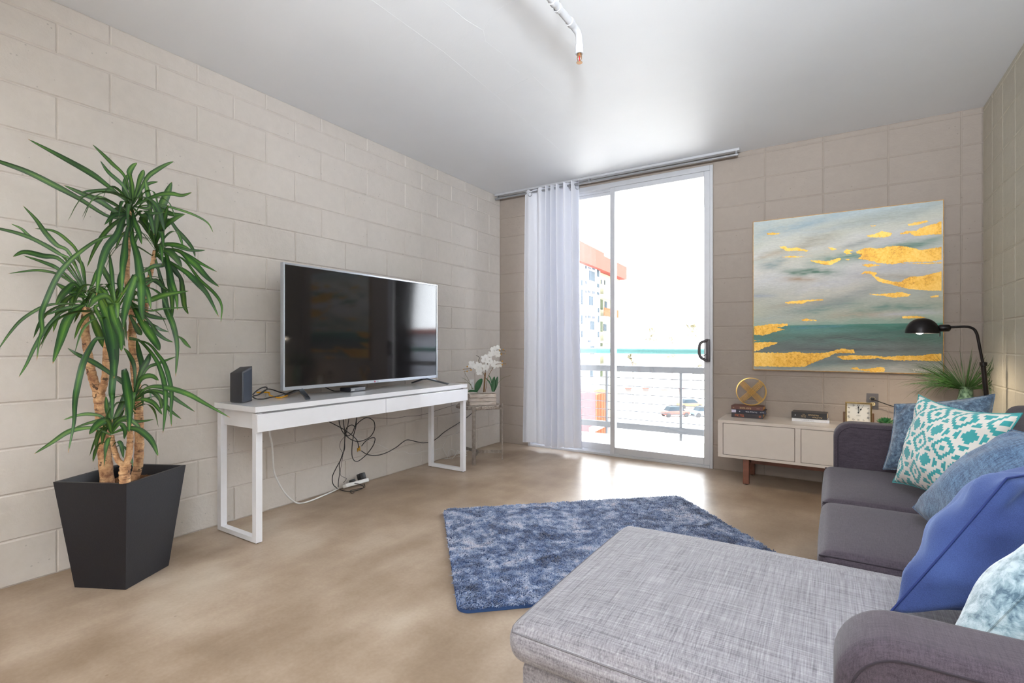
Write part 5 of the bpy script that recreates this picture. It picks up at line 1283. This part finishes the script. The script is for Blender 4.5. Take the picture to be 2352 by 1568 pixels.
S_ = [(.12, .66, .35, .07, 4, (226, 222, 212), .7), (.35, .74, .3, .05, 8, (214, 208, 190), .65), (.6, .88, .5, .05, 6, (214, 214, 200), .6), (.4, .5, .35, .05, 6, (216, 210, 196), .65), (.75, .66, .25, .04, 4, (216, 214, 212), .6), (.33, .64, .16, .022, -8, (92, 128, 108), .9), (.62, .72, .3, .03, 6, (110, 148, 130), .8), (.8, .745, .2, .018, 10, (98, 136, 122), .8), (.12, .70, .08, .03, 20, (140, 160, 162), .7), (.25, .595, .12, .014, -4, (178, 152, 126), .8), (.22, .79, .2, .012, 5, (176, 168, 142), .6), (.1, .76, .1, .014, 8, (190, 172, 146), .6), (.36, .83, .14, .04, 5, (176, 170, 152), .7), (.6, .80, .1, .014, 12, (150, 156, 156), .7), (.8, .82, .18, .03, 14, (206, 206, 210), .7), (.45, .9, .4, .02, 4, (196, 204, 206), .6), (.25, .95, .3, .03, 8, (160, 182, 192), .7), (.7, .93, .3, .03, 8, (172, 180, 172), .7), (.1, .6, .12, .05, 0, (214, 214, 214), .7), (.45, .55, .2, .03, 10, (206, 204, 206), .7), (.72, .62, .2, .03, 4, (196, 196, 200), .7), (.8, .575, .2, .012, -3, (176, 164, 148), .6), (.3, .43, .2, .018, 4, (176, 166, 146), .6), (.42, .405, .2, .03, 8, (130, 156, 144), .7), (.75, .38, .25, .025, 4, (120, 150, 138), .75), (.65, .345, .22, .02, 2, (186, 174, 152), .7), (.85, .355, .15, .015, 4, (206, 206, 208), .8), (.12, .34, .14, .02, 4, (182, 190, 182), .8), (.5, .46, .3, .03, 14, (156, 160, 158), .6), (.35, .28, .2, .012, 0, (88, 140, 160), .7), (.7, .27, .3, .015, 0, (56, 116, 98), .8), (.05, .19, .06, .02, 0, (88, 150, 138), .8), (.35, .255, .25, .02, 0, (104, 150, 140), .8), (.75, .2, .25, .02, 0, (84, 138, 120), .8), (.2, .21, .12, .015, 0, (92, 140, 128), .7), (.5, .18, .2, .02, 0, (110, 150, 138), .6), (.6, .21, .35, .02, 0, (82, 92, 92), .7), (.3, .17, .25, .02, 0, (100, 110, 108), .6), (.55, .14, .4, .012, 0, (92, 96, 98), .8), (.75, .24, .2, .015, 0, (60, 100, 92), .6), (.45, .06, .2, .02, 3, (104, 138, 138), .6), (.85, .04, .2, .03, 2, (170, 168, 162), .8), (.7, .07, .3, .014, 2, (112, 108, 108), .7), (.05, .5, .08, .012, 0, (170, 176, 188), .7), (.55, .30, .0, .0, 0, (0, 0, 0), 0)]
for i, s in enumerate(S_[:-1]): stroke(*s, 100 + i * 7)
fine = (vnoise(60, 420, 77) - .5) * .16 + (vnoise(140, 300, 78) - .5) * .08; col = np.clip(col * (1 + fine[..., None]), 0, 1)
co = np.zeros((gh * gw, 3)); co[:, 0] = (PX0 + (PX1 - PX0) * uu).ravel() - pt_.location.x; co[:, 1] = PY - pt_.location.y - .0006 * vnoise(80, 300, 5).ravel(); co[:, 2] = (PZ0 + (PZ1 - PZ0) * vv).ravel() - pt_.location.z
ii, jj = np.meshgrid(np.arange(gw - 1), np.arange(gh - 1)); q = (jj * gw + ii).ravel(); F_ = np.stack([q, q + 1, q + gw + 1, q + gw], 1)
me = bpy.data.meshes.new('canvas'); me.from_pydata(co.tolist(), [], F_.tolist()); ca = me.color_attributes.new('paint', 'FLOAT_COLOR', 'POINT')
ca.data.foreach_set('color', np.concatenate([col.reshape(-1, 3), np.ones((gw * gh, 1))], 1).ravel().astype(np.float32))
t = NT('oil_paint'); at_ = t.n.new('ShaderNodeAttribute'); at_.attribute_name = 'paint'; t.color(at_.outputs['Color']); t.rough(.5); t.bump(t.noise(1, 4, .6, t.coords((30, 30, 180))), .3, .003)
me.materials.append(t.m); o = bpy.data.objects.new('canvas', me); SC.collection.objects.link(o); o.parent = pt_
bm = bmesh.new(); box(bm, PX0 - .005, PX1 + .005, PY + .001, YB - .001, PZ0 - .005, PZ1 + .005); add('stretcher_frame', bm, simple('canvas_edge_gold', (176, 136, 78), .5, metal=.4, var=.3, vscale=30), pt_)
KP = lambda x, y: onY(1680 + x / 3.337, 430 + y / 3.337, PY)
G = [
[(270, 355), (310, 348), (375, 352), (330, 365), (285, 365)], [(1060, 295), (1110, 290), (1100, 300)], [(1350, 285), (1400, 270), (1500, 255), (1510, 262), (1440, 285), (1360, 297)],
[(1035, 368), (1090, 362), (1140, 340), (1155, 333), (1190, 345), (1230, 350), (1215, 375), (1180, 382), (1090, 385), (1045, 378)],
[(1290, 352), (1340, 335), (1420, 335), (1440, 315), (1520, 290), (1560, 280), (1610, 262), (1610, 360), (1540, 362), (1400, 375), (1370, 350), (1300, 362)],
[(365, 455), (400, 450), (440, 468), (500, 462), (590, 482), (580, 492), (500, 485), (430, 490), (390, 470)], [(740, 460), (770, 462), (810, 475), (770, 483)], [(860, 495), (880, 475), (935, 480), (905, 495), (925, 510), (885, 515)],
[(385, 535), (440, 527), (560, 532), (480, 540)], [(605, 560), (680, 562), (720, 568), (760, 560), (830, 542), (850, 550), (790, 580), (760, 595), (700, 590), (640, 575)], [(870, 550), (915, 548), (900, 560)],
[(955, 495), (1010, 468), (1060, 462), (1120, 470), (1230, 450), (1260, 448), (1360, 458), (1450, 480), (1530, 470), (1610, 457), (1610, 558), (1520, 570), (1400, 573), (1330, 572), (1300, 580), (1230, 590), (1140, 582), (1060, 562), (970, 545), (1000, 520), (960, 505)],
[(1000, 594), (1050, 588), (1110, 590), (1150, 597), (1100, 604), (1050, 613)], [(1300, 582), (1500, 578), (1610, 574), (1610, 581), (1500, 588)],
[(990, 668), (1020, 645), (1060, 642), (1115, 655), (1100, 680), (1150, 700), (1230, 720), (1300, 725), (1330, 700), (1380, 685), (1460, 680), (1520, 665), (1610, 645), (1610, 795), (1500, 790), (1420, 785), (1340, 775), (1270, 755), (1200, 740), (1130, 725), (1095, 690), (1070, 665), (1030, 660)],
[(1055, 818), (1140, 820), (1200, 812), (1300, 803), (1375, 820), (1360, 835), (1240, 845), (1170, 832), (1100, 825)], [(1522, 835), (1590, 822), (1588, 842), (1530, 845)],
[(410, 878), (480, 872), (560, 865), (700, 858), (705, 865), (580, 875), (550, 893), (500, 890), (415, 890)], [(535, 1015), (560, 1008), (650, 1015), (655, 1022), (545, 1024)], [(1308, 988), (1400, 985), (1510, 995), (1450, 1003), (1312, 1005)],
[(174, 1065), (290, 1048), (430, 1045), (432, 1060), (350, 1075), (410, 1090), (330, 1110), (280, 1125), (230, 1135), (174, 1130)], [(174, 1172), (220, 1172), (174, 1182)], [(174, 1190), (260, 1185), (355, 1188), (330, 1205), (260, 1225), (200, 1252), (174, 1255)],
[(174, 1265), (400, 1270), (490, 1258), (560, 1270), (720, 1268), (790, 1250), (850, 1235), (940, 1245), (945, 1270), (800, 1270), (740, 1300), (640, 1340), (560, 1375), (400, 1375), (174, 1370)],
[(800, 1295), (930, 1285), (1010, 1290), (1060, 1287), (1180, 1300), (1290, 1290), (1420, 1290), (1560, 1275), (1609, 1275), (1609, 1330), (1500, 1330), (1400, 1325), (1300, 1328), (1240, 1325), (1130, 1310), (1000, 1318), (860, 1322)],
[(910, 1385), (960, 1378), (990, 1395), (1090, 1385), (1130, 1378), (1175, 1380), (1172, 1415), (1080, 1415), (930, 1395)]]
t = NT('gold_leaf'); f = t.noise(70, 6, .8); f2 = t.noise(5, 3); t.color(t.ramp(t.math('ADD', t.math('MULTIPLY', f, .6), t.math('MULTIPLY', f2, .4)), [(.38, lin((176, 116, 36))), (.48, lin((232, 176, 62))), (.62, lin((252, 208, 112)))])); t.rough(.42); t.b.inputs['Metallic'].default_value = .35; t.bump(f, .4, .002)
bm = bmesh.new(); random.seed(3)
for g_ in G:
    pts = []; n = len(g_)
    for i in range(n):
        a = Vector((*g_[i], 0)); b = Vector((*g_[(i + 1) % n], 0)); L_ = (b - a).length; m = max(1, int(L_ / 7)); nn = Vector((-(b - a).y, (b - a).x, 0)).normalized()
        edge_ = (g_[i][0] > 1600 and g_[(i + 1) % n][0] > 1600) or (g_[i][0] < 180 and g_[(i + 1) % n][0] < 180)
        for q_ in range(m):
            p = a.lerp(b, q_ / m)
            if q_ and not edge_: p += nn * random.choice((-4, -3, -1, 0, 1, 3, 4)) * random.uniform(.5, 1)
            pts.append(p)
    w3 = [KP(p.x, p.y) for p in pts]
    for p in w3: p.x = min(max(p.x, PX0 + .0005), PX1 - .0005); p.z = min(max(p.z, PZ0 + .0005), PZ1 - .0005)
    cv_, _, cf_, _, _, _ = delaunay_2d_cdt([Vector((p.x, p.z)) for p in w3], [], [list(range(len(w3)))], 1, 1e-5)
    vs_ = [bm.verts.new((p.x, PY - .0012, p.y)) for p in cv_]
    for f_ in cf_:
        try: bm.faces.new([vs_[i_] for i_ in f_])
        except ValueError: pass
add('gold_leaf', bm, t.m, pt_)
bm = bmesh.new(); text_into(bm, 'Winterly', .034, Matrix.Translation(KP(1475, 1408)) @ Matrix.Translation((0, -.0014, 0)) @ Matrix.Rotation(R(90), 4, 'X')); add('signature', bm, simple('signature_grey', (206, 200, 190), .6), pt_)

# ------------------------------------------------------------------ outside
GZ = -9.0
bm = bmesh.new(); box(bm, -160, 120, 8, 260, GZ - .5, GZ); struct('floor_outside', bm, simple('street_paving', (196, 194, 190), .9, var=.05, vscale=.3))
bm = bmesh.new(); box(bm, -1.2, 4.2, YB + .2, 5.9, GZ, -.22); box(bm, -14, -1.3, YB - 1, 5.8, GZ, 6); box(bm, 4.3, 16, YB - 1, 5.8, GZ, 6); struct('wall_outside', bm, simple('own_facade', (200, 194, 184), .9))
BP0, BP1 = at(1290, HOR, 50), at(1429.5, HOR, 69); bdir = (BP1 - BP0).normalized(); bnor = Vector((bdir.y, -bdir.x, 0))
if bnor.dot(_C - BP0) < 0: bnor = -bnor
def onF(u, v, off=0):
    d = ray(u, v); p0 = BP0 + bnor * off; tt = (p0 - _C).dot(bnor) / d.dot(bnor); return _C + d * tt
K3o = lambda x, y: (1310 + x / 4.9, 540 + y / 4.9)
ab = thing('apartment_building', ((BP0 + BP1) / 2).to_tuple(), 'pale multi-storey apartment building with red roof parapet seen through door glass', 'building'); ab.location.z = GZ
def fquad(bm, x0, y0, x1, y1, off, th):
    a = onF(*K3o(x0, y0)); b = onF(*K3o(x1, y1)); xa, xb = a, b
    z_hi = (onF(*K3o(x0, y0)).z + onF(*K3o(x1, y0)).z) / 2; z_lo = (onF(*K3o(x0, y1)).z + onF(*K3o(x1, y1)).z) / 2
    A_ = onF(*K3o(x0, y0)); B_ = onF(*K3o(x1, y0))
    q_ = [Vector((A_.x, A_.y, z_lo)), Vector((B_.x, B_.y, z_lo)), Vector((B_.x, B_.y, z_hi)), Vector((A_.x, A_.y, z_hi))]
    poly_prism(bm, [p + bnor * off for p in q_], bnor * th)
zr = 10.9
e1 = onF(*K3o(335, 400))
bm = bmesh.new()
A_, B_, C_ = Vector((BP0.x, BP0.y, GZ)), Vector((e1.x, e1.y, GZ)), Vector((BP1.x, BP1.y, GZ))
poly_prism(bm, [A_, B_, B_ - bnor * 14, A_ - bnor * 14], (0, 0, zr - GZ))
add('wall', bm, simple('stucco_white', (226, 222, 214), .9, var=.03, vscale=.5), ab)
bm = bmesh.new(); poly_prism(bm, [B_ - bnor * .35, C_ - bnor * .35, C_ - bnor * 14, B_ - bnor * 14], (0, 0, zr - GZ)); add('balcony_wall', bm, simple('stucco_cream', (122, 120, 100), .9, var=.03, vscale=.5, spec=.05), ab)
redp = simple('parapet_red', (120, 60, 52), .9, var=.05, vscale=1, spec=.05)
bm = bmesh.new(); e2 = onF(*K3o(328, 300)); zt1 = onF(*K3o(328, 205)).z; zt2 = onF(*K3o(332, 240)).z; zb = onF(*K3o(200, 350)).z
E1 = Vector((e2.x, e2.y, zb)); A2 = Vector((BP0.x, BP0.y, zb)); C2 = Vector((BP1.x, BP1.y, zb))
poly_prism(bm, [p + bnor * .6 for p in (A2, E1, E1 - bnor * 14, A2 - bnor * 14)], (0, 0, zt1 - zb)); poly_prism(bm, [p + bnor * .6 for p in (E1, C2, C2 - bnor * 14, E1 - bnor * 14)], (0, 0, zt2 - zb))
tag(add('roof_parapet', bm, redp, ab), 'red roof parapet')
win = simple('far_window', (46, 54, 60), .7, var=.1, vscale=2, spec=.05); frm = simple('far_window_frame', (232, 232, 230), .6)
for (x0, y0, x1, y1) in ((200, 405, 268, 515), (200, 685, 248, 790), (215, 965, 262, 1065), (215, 1245, 262, 1340), (215, 1520, 245, 1600), (290, 390, 316, 470), (290, 545, 316, 590), (290, 640, 316, 672), (300, 815, 316, 870), (300, 905, 316, 985), (300, 1085, 316, 1150), (112, 505, 130, 570), (112, 610, 130, 780), (112, 900, 130, 1000), (112, 1075, 130, 1150)):
    bm = bmesh.new(); fquad(bm, x0 - 4, y0 - 4, x1 + 4, y1 + 4, .02, .06); wf = add('window', bm, frm, ab)
    bm = bmesh.new(); fquad(bm, x0, y0, x1, y1, .09, .03); add('pane', bm, win, wf)
for (x0, y0, x1, y1) in ((200, 362, 228, 380), (244, 368, 270, 390), (197, 622, 225, 650), (244, 630, 270, 660), (197, 905, 225, 935), (244, 912, 270, 940), (197, 1180, 225, 1205), (165, 345, 182, 380), (165, 515, 182, 550), (165, 620, 182, 650), (165, 905, 182, 935)):
    bm = bmesh.new(); fquad(bm, x0, y0, x1, y1, .03, .05); add('vent_window', bm, simple('pale_window', (58, 62, 70), .7, spec=.05), ab)
orng = simple('balcony_orange', (110, 56, 34), .8, spec=.05)
for i, (ys, ye) in enumerate(((655, 690), (900, 935), (1178, 1205), (1440, 1470))):
    zf = onF(*K3o(336, ys)).z - .35; b0 = Vector((e1.x, e1.y, zf)); b1 = Vector((BP1.x, BP1.y, zf)) - bdir * 1.6
    bm = bmesh.new(); poly_prism(bm, [b0 + bnor * .5, b1 + bnor * .5, b1 - bnor * .35, b0 - bnor * .35], (0, 0, .22)); add('balcony_slab', bm, frm, ab)
    bm = bmesh.new(); poly_prism(bm, [b0 + bnor * .5 + Vector((0, 0, .3)), b0 + bdir * 6 + bnor * .5 + Vector((0, 0, .3)), b0 + bdir * 6 + bnor * .45 + Vector((0, 0, .3)), b0 + bnor * .45 + Vector((0, 0, .3))], (0, 0, .95)); add('balcony_panel', bm, orng if i == 1 else frm, ab)
for (x0, y0, x1, y1) in ((345, 720, 392, 830), (345, 970, 390, 1082), (342, 1215, 388, 1250), (342, 1500, 388, 1590)):
    bm = bmesh.new(); fquad(bm, x0, y0, x1, y1, -.34, .06); add('balcony_door', bm, simple('green_door', (52, 58, 42), .8, spec=.05), ab)
for (x0, y0, x1, y1) in ((372, 500, 378, 545), (412, 505, 420, 555), (402, 1000, 432, 1075), (415, 745, 438, 820)):
    bm = bmesh.new(); fquad(bm, x0, y0, x1, y1, -.34, .06); add('balcony_window', bm, win, ab)
# red shed lower left
def groundbox(name, u0, u1, vt, vb, dep, deep, mat, label, cat, rz=0, top=None):
    a = at(u0, HOR, dep); b = at(u1, HOR, dep); zt = EYE + (HOR - vt) * dep / F_PX; zb = max(GZ, EYE + (HOR - vb) * dep / F_PX)
    a.z = b.z = zb; bm = bmesh.new(); poly_prism(bm, [a, b, b + _fw * deep, a + _fw * deep], (0, 0, zt - zb)); return bm, a, b, zt
sh = thing('storage_building', at(1350, 1000, 46).to_tuple(), 'low pink-red building with vertical orange cladding at lower left of the view', 'building'); sh.location.z = GZ
bm, a, b, zt = groundbox('x', 1300, 1368, 902, 1100, 42, 4, None, '', ''); add('wall', bm, simple('shed_pink', (100, 66, 68), .8, spec=.05), sh)
bm = bmesh.new()
for i in range(9):
    p = b + bdir * (.05 + i * .42); p.z = GZ; poly_prism(bm, [p, p + bdir * .34, p + bdir * .34 + _fw * .3, p + _fw * .3], (0, 0, zt - GZ - .2))
poly_prism(bm, [Vector((b.x, b.y, GZ)) + _fw * .3, Vector((b.x, b.y, GZ)) + bdir * 3.9 + _fw * .3, Vector((b.x, b.y, GZ)) + bdir * 3.9 + _fw * 4, Vector((b.x, b.y, GZ)) + _fw * 4], (0, 0, zt - GZ - .3)); add('cladding', bm, simple('shed_orange', (116, 62, 42), .8, spec=.05), sh)
bm = bmesh.new(); p = Vector((b.x, b.y, GZ + 3.0)) - _fw * .8; poly_prism(bm, [p - bdir * 1.5, p + bdir * 4, p + bdir * 4 + _fw * 1, p - bdir * 1.5 + _fw * 1], (0, 0, .3)); add('canopy', bm, frm, sh)
nb = thing('neighbour_wing', (14, 16, GZ), 'grey neighbouring wing with a red coping, seen only mirrored in the television', 'building')
bm = bmesh.new(); box(bm, 6.5, 26, 12, 24, GZ, 1.40); add('wall', bm, simple('wing_grey', (140, 144, 156), .9, spec=.05), nb)
bm = bmesh.new(); box(bm, 6.4, 26.1, 11.9, 24, 1.40, 1.54); add('coping', bm, redp, nb)
# long low white building far away
lo_ = thing('warehouse', at(1520, 900, 110).to_tuple(), 'long low white warehouse with red-topped doorways far beyond balcony', 'building'); lo_.location.z = GZ
bm, a, b, zt = groundbox('x', 1380, 1760, 868, 1000, 100, 20, None, '', ''); a.z = b.z = GZ; bm.free(); bm = bmesh.new(); poly_prism(bm, [a, b, b + _fw * 20, a + _fw * 20], (0, 0, zt - GZ)); add('wall', bm, simple('warehouse_white', (226, 224, 220), .9), lo_)
for (u0, u1, red) in ((1437, 1450, 1), (1477, 1490, 1), (1519, 1533, 0), (1560, 1572, 1)):
    bm, a, b, zt = groundbox('x', u0, u1, 894, 905, 99.9, .2, None, '', ''); dr_ = add('doorway', bm, simple('doorway_grey', (100, 94, 92), .8, spec=.05), lo_)
    bm, a, b, zt = groundbox('x', u0 - 1, u1 + 1, 891, 893.5, 99.5, .5, None, '', ''); add('awning', bm, simple('awning_red', (110, 52, 46), .8) if red else frm, dr_)
# palms
palm_leaf = simple('palm_leaf', (106, 101, 80), .9, var=.3, vscale=1.5); palm_tr = simple('palm_trunk', (118, 110, 104), .9, spec=.05)
def palm(u, vtop, vbase, dep, cr, seed, label):
    rnd = random.Random(seed); base = at(u, vbase, dep); base.z = GZ; tip = at(u + rnd.uniform(-1, 1), vtop, dep)
    o = thing('palm_tree', base.to_tuple(), label, 'palm tree', 'palms along the street')
    bm = bmesh.new(); tube(bm, smooth_path([base, base.lerp(tip, .5) + Vector((.15, 0, 0)), tip], 6), .17, 8); add('trunk', bm, palm_tr, o, smooth=True)
    bm = bmesh.new()
    for i in range(42):
        a = rnd.uniform(0, 2 * PI); el = rnd.uniform(-.7, 1.2); L_ = cr * rnd.uniform(.75, 1.1); d = Vector((math.cos(a) * math.cos(el), math.sin(a) * math.cos(el), math.sin(el)))
        fan = tip + d * L_ * .55
        for q_ in range(7):
            s2 = d.cross(Vector((0, 0, 1))).normalized() * (q_ - 3) * .16; e_ = (d + s2).normalized()
            blade(bm, [fan, fan + e_ * L_ * .25, fan + e_ * L_ * .45 - Vector((0, 0, .15))], .15, 4, .1, up=Vector((0, 0, 1)), prof=lambda s: 1 - s * .9)
        tube(bm, [tip, fan], .03, 4)
    add('crown', bm, palm_leaf, o)
for i, (u, vt_, dep, cr, lab) in enumerate(((1453, 832, 78, 1.9, 'shorter palm whose crown hangs just above the grey balcony beam'), (1497, 772, 84, 1.7, 'tall palm above the teal handrail, left of the two'), (1542, 812, 80, 1.2, 'small palm with narrow crown crossing the teal handrail'), (1541, 783, 95, 1.0, 'farthest palm with a tiny crown just above the teal handrail'), (1590, 762, 82, 1.8, 'tallest palm beside the sliding door handle'), (1608, 845, 88, .9, 'small palm at right edge of the door glass'))):
    palm(u, vt_, 930, dep, cr, 30 + i, lab)
# parked cars on the street
def car(u, dep, cmat, label, L_=4.2):
    c = at(u, HOR, dep); c.z = GZ; o = thing('parked_car', c, label, 'car', 'cars parked on the street'); Mx = Matrix.Translation(c) @ Matrix.Rotation(YAW + R(8), 4, 'Z')
    inM(o, 'body', lambda tm: (box(tm, -L_ / 2, L_ / 2, -.85, .85, .3, .85, .12, 3)), cmat, Mx, smooth=True)
    def cab_(tm):
        vs = [tm.verts.new(v_) for v_ in ((-1.3, -.78, .84), (1.2, -.78, .84), (1.2, .78, .84), (-1.3, .78, .84), (-.9, -.65, 1.4), (.6, -.65, 1.4), (.6, .65, 1.4), (-.9, .65, 1.4))]
        for f_ in ((0, 3, 2, 1), (4, 5, 6, 7), (0, 1, 5, 4), (1, 2, 6, 5), (2, 3, 7, 6), (3, 0, 4, 7)): tm.faces.new([vs[x] for x in f_])
    inM(o, 'cabin', cab_, win, Mx)
    for sx_ in (-1.3, 1.3):
        for sy_ in (-.8, .8): inM(o, 'wheel', lambda tm: lathe(tm, [(0, -.1), (.32, -.1), (.32, .1), (0, .1)], (sx_, sy_, .32), 16, m=Matrix.Rotation(R(90), 4, 'X')), M['black_pl'], Mx)
car(1550, 70, simple('car_red', (122, 54, 46), .6), 'red parked car on the street, left of the three in door glass', 3.6)
car(1583, 79, simple('car_orange', (140, 88, 50), .6), 'orange parked car on the street between red and blue cars', 3.6)
car(1618, 70, simple('car_blue', (86, 104, 122), .6), 'pale blue parked car on the street, right of the orange one', 3.6)
